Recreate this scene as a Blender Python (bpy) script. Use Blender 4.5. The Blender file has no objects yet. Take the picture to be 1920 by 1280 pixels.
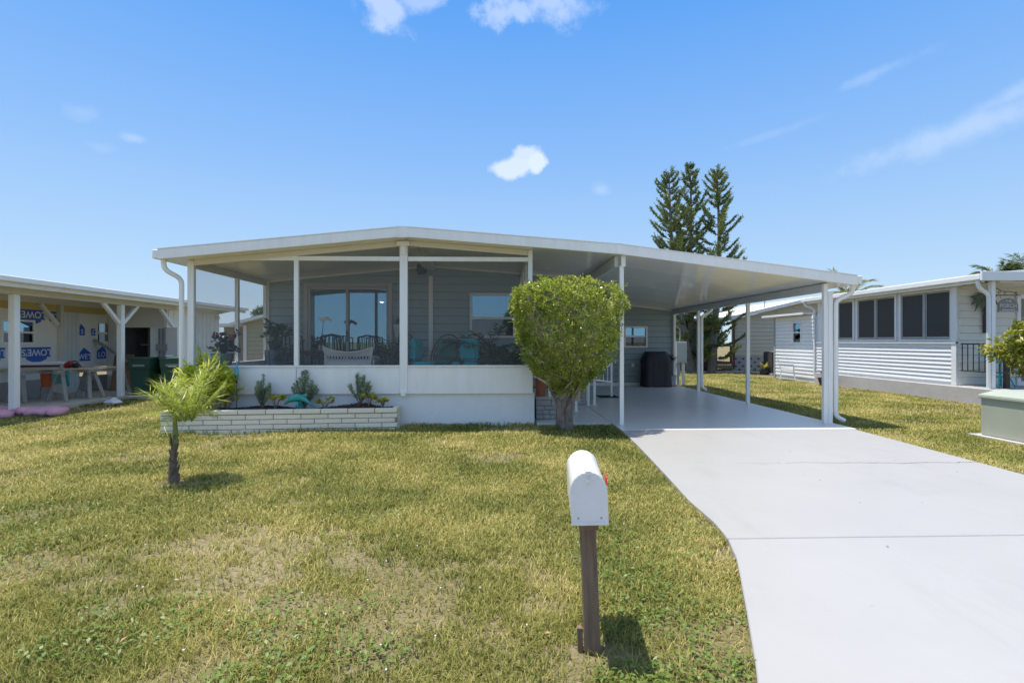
import bpy, bmesh, math, random
import numpy as np
from mathutils import Vector, Matrix
R = math.radians
random.seed(7)
rng = np.random.RandomState(11)
sc = bpy.context.scene
COL = sc.collection

# ------------------------------------------------------------------ camera, sky, sun, exposure
cam = bpy.data.cameras.new('camera'); camo = bpy.data.objects.new('camera', cam); COL.objects.link(camo)
cam.sensor_width = 36.0; cam.lens = 36.0 * 950 / 1920; cam.clip_start = 0.05; cam.clip_end = 3000
camo.location = (0, 0, 1.5); camo.rotation_euler = (R(90), 0, R(-1.8))
sc.camera = camo
SUNV = Vector((-0.25, 0.085, 1.0)).normalized()
SKY_STRENGTH = 0.15
SUN_STRENGTH = 2.7
EXPOSURE = 1.25
sun = bpy.data.lights.new('sun', 'SUN'); sun.energy = SUN_STRENGTH; sun.angle = R(0.5); sun.color = (1.0, 0.93, 0.82)
suno = bpy.data.objects.new('sun', sun); COL.objects.link(suno); suno.location = (-10, 5, 40)
suno.rotation_euler = SUNV.to_track_quat('Z', 'Y').to_euler()
world = bpy.data.worlds.new('World'); sc.world = world; world.use_nodes = True
sc.view_settings.view_transform = 'Standard'; sc.view_settings.look = 'None'
sc.view_settings.exposure = EXPOSURE; sc.view_settings.gamma = 1.0; sc.view_settings.use_curve_mapping = False

def build_world():
    nt = world.node_tree; nt.nodes.clear(); N = nt.nodes.new; L = nt.links.new
    out = N('ShaderNodeOutputWorld'); bg = N('ShaderNodeBackground'); L(bg.outputs[0], out.inputs[0])
    bg.inputs[1].default_value = SKY_STRENGTH
    sky = N('ShaderNodeTexSky'); sky.sky_type = 'NISHITA'; sky.sun_disc = False
    sky.sun_elevation = math.asin(SUNV.z); sky.sun_rotation = math.atan2(SUNV.x, SUNV.y)
    sky.air_density = 1.3; sky.dust_density = 0.6; sky.ozone_density = 2.2; sky.altitude = 10
    tc = N('ShaderNodeTexCoord')
    # humid coastal air: the scattered blue is brighter and paler towards the horizon than the clear-air model gives
    sp = N('ShaderNodeSeparateXYZ'); L(tc.outputs['Generated'], sp.inputs[0])
    rp = N('ShaderNodeValToRGB'); L(sp.outputs['Z'], rp.inputs[0]); el_ = rp.color_ramp.elements
    stops = [(0.0, (.61, .795, .95)), (.14, (.43, .65, .93)), (.33, (.255, .50, .925)), (.55, (.105, .365, .90)), (1.0, (.105, .35, .88))]
    while len(el_) < len(stops): el_.new(.5)
    for i, (p, c) in enumerate(stops): el_[i].position = p; el_[i].color = (*c, 1)
    k = 1 / (SKY_STRENGTH * 2 ** EXPOSURE)
    vs = N('ShaderNodeVectorMath'); vs.operation = 'SCALE'; L(rp.outputs[0], vs.inputs[0]); vs.inputs['Scale'].default_value = k
    hs = N('ShaderNodeMix'); hs.data_type = 'RGBA'; hs.inputs['Factor'].default_value = .965; L(sky.outputs[0], hs.inputs['A']); L(vs.outputs[0], hs.inputs['B'])
    nz = N('ShaderNodeTexNoise'); nz.inputs['Scale'].default_value = 26; nz.inputs['Detail'].default_value = 8; nz.inputs['Roughness'].default_value = .6
    L(tc.outputs['Generated'], nz.inputs['Vector'])
    nz2 = N('ShaderNodeTexNoise'); nz2.inputs['Scale'].default_value = 7; nz2.inputs['Detail'].default_value = 6
    L(tc.outputs['Generated'], nz2.inputs['Vector'])
    def math_(op, a, b=None, c=None):
        m = N('ShaderNodeMath'); m.operation = op
        for i, x in enumerate((a, b, c)):
            if x is None: continue
            if isinstance(x, (int, float)): m.inputs[i].default_value = x
            else: L(x, m.inputs[i])
        return m.outputs[0]
    def dot(v):
        m = N('ShaderNodeVectorMath'); m.operation = 'DOT_PRODUCT'; L(tc.outputs['Generated'], m.inputs[0]); m.inputs[1].default_value = v
        return m.outputs['Value']
    total = None
    # (azimuth, elevation, half width, half height, tilt, ragged, strength, softness)
    clouds = [(2.2, 19.0, 2.9, 1.3, 8, .9, .46, .6), (3.6, 20.0, 1.9, 1.6, 20, .9, .43, .6), (4.6, 19.5, 1.2, 1.2, 0, .9, .5, .5),
              (-12.3, 32.6, 3.0, 2.2, -25, 1.3, .33, .9), (-8.0, 33.6, 4.5, 1.3, 10, 1.3, .25, .9), (6.9, 33.6, 4.0, 2.0, -12, 1.3, .30, .95),
              (0.0, 33.0, 4.0, 1.6, 0, 1.5, .3, .9), (11.6, 16.6, 1.5, 1.1, 0, 1.0, .15, .9),
              (43.5, 17.4, 11.0, 1.9, 12, .7, .19, .98), (48.0, 19.6, 9.0, 1.2, 18, .7, .19, .95), (37.0, 23.2, 4.5, .7, 12, 1.0, .10, .95),
              (29.0, 20.0, 6.0, .6, 10, .8, .06, .95), (-34.9, 17.8, 1.1, .6, 0, 1.0, .14, .9), (-38.3, 19.0, 1.6, .9, 0, 1.0, .08, .95), (-37.5, 16.6, 1.5, .7, 0, 1.0, .06, .95),
              (-80, 24, 14, 3, 10, 1.0, .4, .9), (95, 28, 12, 3, -10, 1.0, .4, .9), (150, 20, 13, 3, 8, 1.0, .5, .9), (-140, 26, 15, 4, 5, 1.0, .5, .9), (190, 35, 12, 4, 5, 1.0, .5, .9)]
    for az, el, w, h, tilt, rag, st, soft in clouds:
        a, e, t = R(az), R(el), R(tilt)
        D = Vector((math.sin(a) * math.cos(e), math.cos(a) * math.cos(e), math.sin(e)))
        r = Vector((math.cos(a), -math.sin(a), 0)); u = r.cross(D)
        r2 = r * math.cos(t) + u * math.sin(t); u2 = u * math.cos(t) - r * math.sin(t)
        cu = math_('DIVIDE', dot(r2), math.sin(R(w))); cv = math_('DIVIDE', dot(u2), math.sin(R(h)))
        d = math_('SQRT', math_('ADD', math_('MULTIPLY', cu, cu), math_('MULTIPLY', cv, cv)))
        n = math_('SUBTRACT', math_('ADD', math_('MULTIPLY', nz.outputs[0], .6), math_('MULTIPLY', nz2.outputs[0], .4)), .5)
        d = math_('ADD', d, math_('MULTIPLY', n, rag * 3.0))
        mr = N('ShaderNodeMapRange'); mr.interpolation_type = 'SMOOTHSTEP'; mr.clamp = True
        L(d, mr.inputs[0]); mr.inputs[1].default_value = 1.0; mr.inputs[2].default_value = 1.0 - soft; mr.inputs[3].default_value = 0; mr.inputs[4].default_value = st
        front = math_('GREATER_THAN', dot(D), 0.0)
        m = math_('MULTIPLY', mr.outputs[0], front)
        total = m if total is None else math_('MAXIMUM', total, m)
    # unseen broken cumulus all round above the frame's top, added to brighten the shade
    nb = N('ShaderNodeTexNoise'); nb.inputs['Scale'].default_value = 4.2; nb.inputs['Detail'].default_value = 9; nb.inputs['Roughness'].default_value = .55; L(tc.outputs['Generated'], nb.inputs['Vector'])
    cb = N('ShaderNodeMapRange'); cb.interpolation_type = 'SMOOTHSTEP'; L(nb.outputs[0], cb.inputs[0]); cb.inputs[1].default_value = .44; cb.inputs[2].default_value = .57; cb.inputs[3].default_value = 0; cb.inputs[4].default_value = .92
    ce = N('ShaderNodeMapRange'); ce.interpolation_type = 'SMOOTHSTEP'; L(sp.outputs['Z'], ce.inputs[0]); ce.inputs[1].default_value = .555; ce.inputs[2].default_value = .68
    total = math_('MAXIMUM', total, math_('MULTIPLY', cb.outputs[0], ce.outputs[0]))
    mix = N('ShaderNodeMix'); mix.data_type = 'RGBA'; L(total, mix.inputs['Factor']); L(hs.outputs['Result'], mix.inputs['A'])
    mix.inputs['B'].default_value = (1.25 * k, 1.25 * k, 1.24 * k, 1)
    L(mix.outputs['Result'], bg.inputs[0])
build_world()

sc.cycles.max_bounces = 6; sc.cycles.diffuse_bounces = 3; sc.cycles.glossy_bounces = 3; sc.cycles.transmission_bounces = 3; sc.cycles.transparent_max_bounces = 10; sc.cycles.caustics_reflective = False; sc.cycles.caustics_refractive = False

# ------------------------------------------------------------------ materials
MATS = {}
def mat(name, col, rough=.5, col2=None, scale=8, detail=5, bump=0, bscale=60, metal=0, spec=.5, island=0, emit=None, stretch=None, coat=0, contrast=1.0):
    if name in MATS: return MATS[name]
    m = bpy.data.materials.new(name); m.use_nodes = True; nt = m.node_tree; b = nt.nodes['Principled BSDF']; N = nt.nodes.new; L = nt.links.new
    b.inputs['Base Color'].default_value = (*col, 1); b.inputs['Roughness'].default_value = rough; b.inputs['Metallic'].default_value = metal
    b.inputs['Specular IOR Level'].default_value = spec; b.inputs['Coat Weight'].default_value = coat
    tc = N('ShaderNodeTexCoord'); vec = tc.outputs['Object']
    if stretch:
        mp = N('ShaderNodeMapping'); mp.inputs['Scale'].default_value = stretch; L(vec, mp.inputs[0]); vec = mp.outputs[0]
    if col2:
        nz = N('ShaderNodeTexNoise'); nz.inputs['Scale'].default_value = scale; nz.inputs['Detail'].default_value = detail; nz.inputs['Roughness'].default_value = .65; L(vec, nz.inputs['Vector'])
        mr = N('ShaderNodeMapRange'); mr.inputs[1].default_value = .5 - .22 / contrast; mr.inputs[2].default_value = .5 + .22 / contrast; L(nz.outputs[0], mr.inputs[0])
        fac = mr.outputs[0]
        if island:
            g = N('ShaderNodeNewGeometry'); oi = N('ShaderNodeObjectInfo'); a0 = N('ShaderNodeMath'); a0.operation = 'ADD'; L(g.outputs['Random Per Island'], a0.inputs[0]); L(oi.outputs['Random'], a0.inputs[1])
            a1 = N('ShaderNodeMath'); a1.operation = 'FRACT'; L(a0.outputs[0], a1.inputs[0])
            mxx = N('ShaderNodeMix'); mxx.data_type = 'FLOAT'; mxx.inputs['Factor'].default_value = island; L(fac, mxx.inputs['A']); L(a1.outputs[0], mxx.inputs['B']); fac = mxx.outputs['Result']
        mx = N('ShaderNodeMix'); mx.data_type = 'RGBA'; L(fac, mx.inputs['Factor']); mx.inputs['A'].default_value = (*col, 1); mx.inputs['B'].default_value = (*col2, 1)
        L(mx.outputs['Result'], b.inputs['Base Color'])
    if bump:
        n2 = N('ShaderNodeTexNoise'); n2.inputs['Scale'].default_value = bscale; n2.inputs['Detail'].default_value = 4; L(vec, n2.inputs['Vector'])
        bp = N('ShaderNodeBump'); bp.inputs['Strength'].default_value = bump; bp.inputs['Distance'].default_value = .01; L(n2.outputs[0], bp.inputs['Height']); L(bp.outputs[0], b.inputs['Normal'])
    if emit:
        b.inputs['Emission Color'].default_value = (*emit[0], 1); b.inputs['Emission Strength'].default_value = emit[1]
    MATS[name] = m; return m

def leafmat(name, cols, trans=.35, rough=.45, nscale=1.5, nmix=.35, spec=.4):
    """foliage: colour ramp over a per-leaf random value, blended with a slow position noise; some light passes through"""
    if name in MATS: return MATS[name]
    m = bpy.data.materials.new(name); m.use_nodes = True; nt = m.node_tree; b = nt.nodes['Principled BSDF']; N = nt.nodes.new; L = nt.links.new
    b.inputs['Roughness'].default_value = rough; b.inputs['Specular IOR Level'].default_value = spec
    g = N('ShaderNodeNewGeometry'); tc = N('ShaderNodeTexCoord'); nz = N('ShaderNodeTexNoise'); nz.inputs['Scale'].default_value = nscale; nz.inputs['Detail'].default_value = 3
    L(tc.outputs['Object'], nz.inputs['Vector'])
    mr = N('ShaderNodeMapRange'); mr.inputs[1].default_value = .3; mr.inputs[2].default_value = .7; L(nz.outputs[0], mr.inputs[0])
    mx = N('ShaderNodeMix'); mx.data_type = 'FLOAT'; mx.inputs['Factor'].default_value = nmix; L(g.outputs['Random Per Island'], mx.inputs['A']); L(mr.outputs[0], mx.inputs['B'])
    cr = N('ShaderNodeValToRGB'); L(mx.outputs['Result'], cr.inputs[0])
    el = cr.color_ramp.elements
    while len(el) < len(cols): el.new(.5)
    for i, c in enumerate(cols): el[i].position = i / (len(cols) - 1); el[i].color = (*c, 1)
    L(cr.outputs[0], b.inputs['Base Color'])
    t = N('ShaderNodeBsdfTranslucent'); L(cr.outputs[0], t.inputs[0]); ms = N('ShaderNodeMixShader'); ms.inputs[0].default_value = trans
    L(b.outputs[0], ms.inputs[1]); L(t.outputs[0], ms.inputs[2]); L(ms.outputs[0], nt.nodes['Material Output'].inputs[0])
    MATS[name] = m; return m

def glassmat(name, refl, tint, gl=(.85, .92, 1.0)):
    m = bpy.data.materials.new(name); m.use_nodes = True; nt = m.node_tree; nt.nodes.clear(); N = nt.nodes.new; L = nt.links.new
    o = N('ShaderNodeOutputMaterial'); a = N('ShaderNodeBsdfTransparent'); a.inputs[0].default_value = (*tint, 1); g = N('ShaderNodeBsdfGlossy'); g.inputs['Roughness'].default_value = .01; g.inputs[0].default_value = (*gl, 1)
    x = N('ShaderNodeMixShader'); x.inputs[0].default_value = refl; L(a.outputs[0], x.inputs[1]); L(g.outputs[0], x.inputs[2]); L(x.outputs[0], o.inputs[0])
    MATS[name] = m; return m
def screenmat(name, cover, col):
    m = bpy.data.materials.new(name); m.use_nodes = True; nt = m.node_tree; nt.nodes.clear(); N = nt.nodes.new; L = nt.links.new
    o = N('ShaderNodeOutputMaterial'); a = N('ShaderNodeBsdfTransparent'); d = N('ShaderNodeBsdfDiffuse'); d.inputs[0].default_value = (*col, 1)
    x = N('ShaderNodeMixShader'); x.inputs[0].default_value = cover; L(a.outputs[0], x.inputs[1]); L(d.outputs[0], x.inputs[2]); L(x.outputs[0], o.inputs[0])
    MATS[name] = m; return m

WHITE = mat('white_paint', (.93, .91, .865), .38, (.84, .815, .765), 2.2, detail=8, bump=.03, bscale=40, stretch=(3, 3, .5))
CREAM = mat('cream_paint', (.74, .70, .60), .45, (.70, .66, .57), 4)
CEIL = mat('ceiling_paint', (.92, .91, .87), .2, (.88, .87, .83), 2, coat=.3)
FOUND = mat('foundation_paint', (.82, .82, .80), .7, (.76, .76, .745), 5, bump=.25, bscale=25)
def concrete(name, c, rough):
    m = mat(name, c, rough, tuple(x * .93 for x in c), 1.1, detail=8, bump=.06, bscale=90); nt = m.node_tree; N = nt.nodes.new; L = nt.links.new; b = nt.nodes['Principled BSDF']
    src = b.inputs['Base Color'].links[0].from_socket; tc = N('ShaderNodeTexCoord')
    def layer(src, scale, vscale, lo, hi, k):
        mp = N('ShaderNodeMapping'); mp.inputs['Scale'].default_value = vscale; L(tc.outputs['Object'], mp.inputs[0])
        nz = N('ShaderNodeTexNoise'); nz.inputs['Scale'].default_value = scale; nz.inputs['Detail'].default_value = 9; nz.inputs['Roughness'].default_value = .7; L(mp.outputs[0], nz.inputs['Vector'])
        mr = N('ShaderNodeMapRange'); mr.inputs[1].default_value = lo; mr.inputs[2].default_value = hi; mr.inputs[3].default_value = 0; mr.inputs[4].default_value = 1; L(nz.outputs[0], mr.inputs[0])
        mx = N('ShaderNodeMix'); mx.data_type = 'RGBA'; mx.blend_type = 'MULTIPLY'; L(mr.outputs[0], mx.inputs['Factor']); L(src, mx.inputs['A']); mx.inputs['B'].default_value = (*k, 1); return mx.outputs['Result']
    src = layer(src, 1.6, (2.2, .35, 1), .56, .76, (.92, .915, .90))      # faint tyre wear along the drive
    src = layer(src, .8, (1, 1, 1), .56, .72, (.93, .93, .92))            # broad damp tone
    src = layer(src, 3.5, (1, 1, 1), .65, .73, (.80, .78, .74))           # small stains
    src = layer(src, 160, (1, 1, 1), .62, .72, (.86, .86, .85))           # grain
    L(src, b.inputs['Base Color']); return m
CONC = concrete('painted_concrete', (.37, .366, .358), .42)
CONC_SHADE = concrete('concrete_shade_copy', (.68, .675, .66), .30)  # lighter copy of the driveway concrete for the shaded slabs, lifting their shade
ROADM = mat('asphalt', (.16, .155, .15), .85, (.12, .118, .115), 40, bump=.5, bscale=150)
SIDE = mat('blue_siding', (.36, .43, .44), .55, (.325, .395, .405), 6, bump=.05, bscale=30, stretch=(1, 1, 8))
TAN = mat('tan_frame', (.52, .49, .46), .5, (.48, .455, .43), 6)
DARK = mat('dark_interior', (.05, .055, .06), .8, (.035, .04, .045), 3)
BLACKM = mat('black_metal', (.02, .02, .022), .45, (.03, .03, .032), 10)
GREY = mat('grey_metal', (.34, .36, .37), .5, (.28, .30, .31), 8)
GLASS = glassmat('window_glass', .55, (.40, .47, .50), (.34, .60, .76))
DGLASS = glassmat('dark_glass', .10, (.10, .11, .12))
SCREEN = screenmat('insect_screen', .25, (.24, .25, .26))
PFLOOR = mat('porch_floor', (.45, .45, .44), .6, (.40, .40, .39), 5)
BARK = mat('bark', (.17, .125, .09), .9, (.30, .25, .20), 14, bump=.8, bscale=45, stretch=(1, 1, .35))
WOODP = mat('weathered_post', (.15, .092, .058), .85, (.25, .175, .125), 9, bump=.5, bscale=70, stretch=(4, 4, .4))
SAWW = mat('grey_lumber', (.27, .25, .23), .85, (.36, .34, .31), 9, bump=.4, bscale=60)
MULCH = mat('mulch', (.055, .028, .02), .95, (.13, .065, .045), 30, bump=.9, bscale=80, island=.5)
BRICKM = mat('planter_brick', (.72, .645, .51), .85, (.88, .80, .66), 18, bump=.35, bscale=60, island=.35)
MORTAR = mat('dark_mortar', (.34, .31, .27), .95, (.26, .235, .205), 30, bump=.4, bscale=90)

# ------------------------------------------------------------------ builders
class MB:
    def __init__(s): s.v = []; s.f = []
    def add(s, vs, fs):
        o = len(s.v); s.v += [tuple(v) for v in vs]; s.f += [tuple(o + i for i in f) for f in fs]; return s
    def box(s, x0, x1, y0, y1, z0, z1):
        return s.add([(x0, y0, z0), (x1, y0, z0), (x1, y1, z0), (x0, y1, z0), (x0, y0, z1), (x1, y0, z1), (x1, y1, z1), (x0, y1, z1)],
                     [(0, 3, 2, 1), (4, 5, 6, 7), (0, 1, 5, 4), (1, 2, 6, 5), (2, 3, 7, 6), (3, 0, 4, 7)])
    def bar(s, a, b, w, h, up=(0, 0, 1)):
        """rectangular bar from a to b; w across, h along up"""
        a, b = Vector(a), Vector(b); d = (b - a).normalized(); up = Vector(up)
        if abs(d.dot(up)) > .98: up = Vector((0, 1, 0))
        x = d.cross(up).normalized() * (w / 2); y = x.cross(d).normalized() * (h / 2)
        vs = [p + sx * x + sy * y for p in (a, b) for sx, sy in ((-1, -1), (1, -1), (1, 1), (-1, 1))]
        return s.add(vs, [(0, 1, 2, 3), (7, 6, 5, 4), (0, 4, 5, 1), (1, 5, 6, 2), (2, 6, 7, 3), (3, 7, 4, 0)])
    def tube(s, pts, r, n=8, cap=True):
        pts = [Vector(p) for p in pts]; m = len(pts)
        rs = r if isinstance(r, (list, tuple)) else [r] * m
        vs = []; fs = []; prev = None
        for i, p in enumerate(pts):
            d = (pts[min(i + 1, m - 1)] - pts[max(i - 1, 0)])
            d = d.normalized() if d.length > 1e-9 else Vector((0, 0, 1))
            if prev is None:
                t = Vector((1, 0, 0)) if abs(d.x) < .9 else Vector((0, 1, 0)); x = d.cross(t).normalized()
            else: x = (prev - d * prev.dot(d)).normalized()
            prev = x; y = d.cross(x)
            for k in range(n):
                a = 2 * math.pi * (k + .5) / n; vs.append(p + (x * math.cos(a) + y * math.sin(a)) * rs[i])
        for i in range(m - 1):
            for k in range(n):
                k2 = (k + 1) % n; fs.append((i * n + k, i * n + k2, (i + 1) * n + k2, (i + 1) * n + k))
        if cap: fs.append(tuple(range(n - 1, -1, -1))); fs.append(tuple((m - 1) * n + k for k in range(n)))
        return s.add(vs, fs)
    def prism(s, poly, axis, d0, d1):
        """polygon in the two other axes (in order xyz without axis), extruded along axis"""
        n = len(poly); i = 'xyz'.index(axis)
        def P(p, d):
            q = list(p); q.insert(i, d); return q
        vs = [P(p, d0) for p in poly] + [P(p, d1) for p in poly]
        fs = [tuple(range(n)), tuple(range(2 * n - 1, n - 1, -1))] + [(k, n + k, n + (k + 1) % n, (k + 1) % n) for k in range(n)]
        return s.add(vs, fs)
    def lathe(s, prof, n=16, c=(0, 0, 0), cap=True, sx=1, sy=1):
        vs = []; fs = []; m = len(prof)
        for r, z in prof:
            for k in range(n):
                a = 2 * math.pi * k / n; vs.append((c[0] + sx * r * math.cos(a), c[1] + sy * r * math.sin(a), c[2] + z))
        for i in range(m - 1):
            for k in range(n):
                k2 = (k + 1) % n; fs.append((i * n + k, i * n + k2, (i + 1) * n + k2, (i + 1) * n + k))
        if cap: fs.append(tuple(range(n - 1, -1, -1))); fs.append(tuple((m - 1) * n + k for k in range(n)))
        return s.add(vs, fs)
    def mesh(s, name, m, smooth=False, bevel=0, seg=1):
        me = bpy.data.meshes.new(name); me.from_pydata(s.v, [], s.f)
        b = bmesh.new(); b.from_mesh(me); bmesh.ops.recalc_face_normals(b, faces=b.faces)
        if bevel:
            es = [e for e in b.edges if len(e.link_faces) == 2 and e.calc_face_angle(0) > .5]
            bmesh.ops.bevel(b, geom=es, offset=bevel, segments=seg, affect='EDGES', clamp_overlap=True)
        b.to_mesh(me); b.free(); me.materials.append(m)
        if smooth: me.shade_smooth()
        elif bevel and seg > 1: me.shade_smooth(); me.set_sharp_from_angle(angle=R(35))
        return me
    def build(s, name, m, parent=None, smooth=False, bevel=0, seg=1):
        return link(name, s.mesh(name, m, smooth, bevel, seg), parent)

def link(name, me, parent=None, loc=None, rot=None):
    o = bpy.data.objects.new(name, me); COL.objects.link(o)
    if parent is not None: setparent(o, parent)
    if loc is not None: o.location = loc
    if rot is not None: o.rotation_euler = rot
    return o
def root_of(o):
    while o.parent: o = o.parent
    return o
def setparent(o, p):
    o.parent = p
    r = root_of(p)
    if r is p and 'wl' in BASE.get(r.name, {}): o.matrix_parent_inverse = Matrix.Translation(-Vector(BASE[r.name]['wl']))
BASE = {}
def thing(name, label, cat, loc=(0, 0, 0), group=None, world=True):
    """an Empty at the thing's base; parts are modelled in world coordinates when world is True, else in local ones"""
    o = bpy.data.objects.new(name, None); COL.objects.link(o); o.location = loc; o.empty_display_size = .2
    o['label'] = label; o['category'] = cat
    if group: o['group'] = group
    if world: BASE[o.name] = {'wl': loc}
    return o
def tag(o, label, cat, group=None):
    o['label'] = label; o['category'] = cat
    if group: o['group'] = group
    return o
def struct(o): o['kind'] = 'structure'; return o
def copy_tree(o, parent=None):
    c = o.copy(); COL.objects.link(c)
    if parent: c.parent = parent; c.matrix_parent_inverse = o.matrix_parent_inverse.copy()
    for ch in [x for x in bpy.data.objects if x.parent == o]: copy_tree(ch, c)
    return c

def array_mesh(name, V, sizes, F, m, smooth=False):
    """V (n,3); F flat loop vertex indices; sizes per polygon loop counts"""
    me = bpy.data.meshes.new(name); V = np.asarray(V, np.float32); F = np.asarray(F, np.int32).ravel(); sizes = np.asarray(sizes, np.int32)
    me.vertices.add(len(V)); me.vertices.foreach_set('co', V.ravel()); me.loops.add(len(F)); me.loops.foreach_set('vertex_index', F)
    me.polygons.add(len(sizes)); st = np.zeros(len(sizes), np.int32); st[1:] = np.cumsum(sizes)[:-1]; me.polygons.foreach_set('loop_start', st)
    me.update(calc_edges=True); me.materials.append(m)
    if smooth: me.shade_smooth()
    return me
def unit(v): return v / np.maximum(np.linalg.norm(v, axis=-1, keepdims=True), 1e-9)
def leaf_arrays(P, D, N, L, W, bend=.12, shape=.45):
    """rhombic leaves: base P, direction D, normal N, length L, width W"""
    D = unit(D); S = unit(np.cross(D, N)); N2 = np.cross(S, D); L = L[:, None]; W = W[:, None]
    mid = P + D * L * shape + N2 * L * bend
    V = np.stack([P, mid + S * W / 2, P + D * L, mid - S * W / 2], 1).reshape(-1, 3)
    n = len(P); return V, np.full(n, 4), np.arange(4 * n)
def leaves(name, m, parent, P, D, N, L, W, bend=.12, shape=.45):
    V, s, F = leaf_arrays(P, D, N, L, W, bend, shape)
    return link(name, array_mesh(name, V, s, F, m), parent)
def rnd_dirs(n, r=None):
    v = (r or rng).normal(size=(n, 3)); return unit(v)
def vnoise(P, scale, seed=0):
    """smooth value noise in numpy, 0..1, for 2-D or 3-D points"""
    r = np.random.RandomState(seed); P = np.asarray(P) * scale; k = P.shape[1]; tab = r.rand(4096)
    i = np.floor(P).astype(int); f = P - i; f = f * f * (3 - 2 * f); out = 0
    for c in range(2 ** k):
        w = 1; h = 0
        for a in range(k):
            b = (c >> a) & 1; w = w * (f[:, a] if b else 1 - f[:, a]); h = h + (i[:, a] + b) * (73, 179, 283)[a] * (1 + 7 * a)
        out = out + w * tab[np.abs(h * 31) % 4096]
    return out

def rects_minus(a0, a1, z0, z1, holes):
    """split a strip a0..a1 x z0..z1 by holes (h0,h1,hz0,hz1) that overlap it in z; returns intervals"""
    iv = [(a0, a1)]
    for h0, h1, k0, k1 in holes:
        if k1 <= z0 + 1e-4 or k0 >= z1 - 1e-4: continue
        nv = []
        for p, q in iv:
            if h1 <= p or h0 >= q: nv.append((p, q)); continue
            if h0 > p: nv.append((p, h0))
            if h1 < q: nv.append((h1, q))
        iv = nv
    return [(p, q) for p, q in iv if q - p > .01]
def siding(parent, m, axis, pos, out, a0, a1, z0, z1, pitch, holes=(), top=None, name='siding_board', t=.03):
    """lapped boards on the plane axis=pos facing out (+1/-1); top(a) clips the upper rows under a sloping roof"""
    z = z0
    while z < z1 - .02:
        zt = min(z + pitch, z1); b0, b1 = a0, a1
        if top:
            s = [a for a in np.linspace(a0, a1, 161) if top(a) > zt - .01]
            if not s: break
            b0, b1 = s[0], s[-1]
        for p, q in rects_minus(b0, b1, z, zt, holes):
            o0 = pos + out * t; o1 = pos + out * t * .25; back = pos - out * .004
            prof = [(back, z + .004), (o0 - out * .004, z + .013), (o0, z + .02), (o1, zt + .003), (back, zt + .003)]
            mb = MB()
            if axis == 'y': mb.prism(prof, 'x', p, q)
            else: mb.add([(u, w, v) for w in (p, q) for u, v in prof], [(4, 3, 2, 1, 0), (5, 6, 7, 8, 9)] + [(k, (k + 1) % 5, 5 + (k + 1) % 5, 5 + k) for k in range(5)])
            mb.build(name, m, parent)
        z = zt
def core_wall(parent, m, axis, p0, p1, a0, a1, z0, z1, holes=(), name='wall_core', top=None):
    mb = MB(); zs = sorted({z0, z1, *[h[2] for h in holes], *[h[3] for h in holes]}); zs = [z for z in zs if z0 <= z <= z1]
    for u, v in zip(zs[:-1], zs[1:]):
        for p, q in rects_minus(a0, a1, u, v, holes):
            if axis == 'y': mb.box(p, q, p0, p1, u, v)
            else: mb.box(p0, p1, p, q, u, v)
    return mb.build(name, m, parent)
def text_mesh(s, size, m, name, extrude=.002):
    c = bpy.data.curves.new(name, 'FONT'); c.body = s; c.size = size; c.extrude = extrude; c.align_x = 'CENTER'; c.align_y = 'CENTER'; c.offset = size * .012
    o = bpy.data.objects.new(name, c); COL.objects.link(o); dg = bpy.context.evaluated_depsgraph_get(); dg.update()
    me = bpy.data.meshes.new_from_object(o.evaluated_get(dg)); bpy.data.objects.remove(o); bpy.data.curves.remove(c)
    me.materials.clear(); me.materials.append(m); return me
# ------------------------------------------------------------------ ground, road, driveway
def grassground():
    m = bpy.data.materials.new('lawn_soil'); m.use_nodes = True; nt = m.node_tree; b = nt.nodes['Principled BSDF']; N = nt.nodes.new; L = nt.links.new
    b.inputs['Roughness'].default_value = .95; b.inputs['Specular IOR Level'].default_value = .1
    tc = N('ShaderNodeTexCoord'); n1 = N('ShaderNodeTexNoise'); n1.inputs['Scale'].default_value = .7; n1.inputs['Detail'].default_value = 6; L(tc.outputs['Object'], n1.inputs['Vector'])
    n2 = N('ShaderNodeTexNoise'); n2.inputs['Scale'].default_value = 35; n2.inputs['Detail'].default_value = 5; L(tc.outputs['Object'], n2.inputs['Vector'])
    a = N('ShaderNodeMath'); a.operation = 'ADD'; L(n1.outputs[0], a.inputs[0]); L(n2.outputs[0], a.inputs[1]); h = N('ShaderNodeMath'); h.operation = 'MULTIPLY'; L(a.outputs[0], h.inputs[0]); h.inputs[1].default_value = .5
    cr = N('ShaderNodeValToRGB'); L(h.outputs[0], cr.inputs[0]); e = cr.color_ramp.elements
    e[0].position = .33; e[0].color = (.13, .115, .05, 1); e[1].position = .68; e[1].color = (.30, .25, .185, 1); k = e.new(.5); k.color = (.19, .16, .085, 1)
    L(cr.outputs[0], b.inputs['Base Color'])
    bp = N('ShaderNodeBump'); bp.inputs['Strength'].default_value = .8; bp.inputs['Distance'].default_value = .03; L(n2.outputs[0], bp.inputs['Height']); L(bp.outputs[0], b.inputs['Normal'])
    return m
SOIL = grassground()
g = MB(); n = 20
for i in range(n + 1):
    for j in range(n + 1): g.v.append(((i - n / 2) * 80, (j - n / 2) * 80, -.03))
for i in range(n):
    for j in range(n): q = i * (n + 1) + j; g.f.append((q, q + n + 1, q + n + 2, q + 1))
struct(g.build('ground', SOIL))
struct(MB().box(-200, 200, -7.2, -.35, -.1, -.01).build('road', ROADM))

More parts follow.
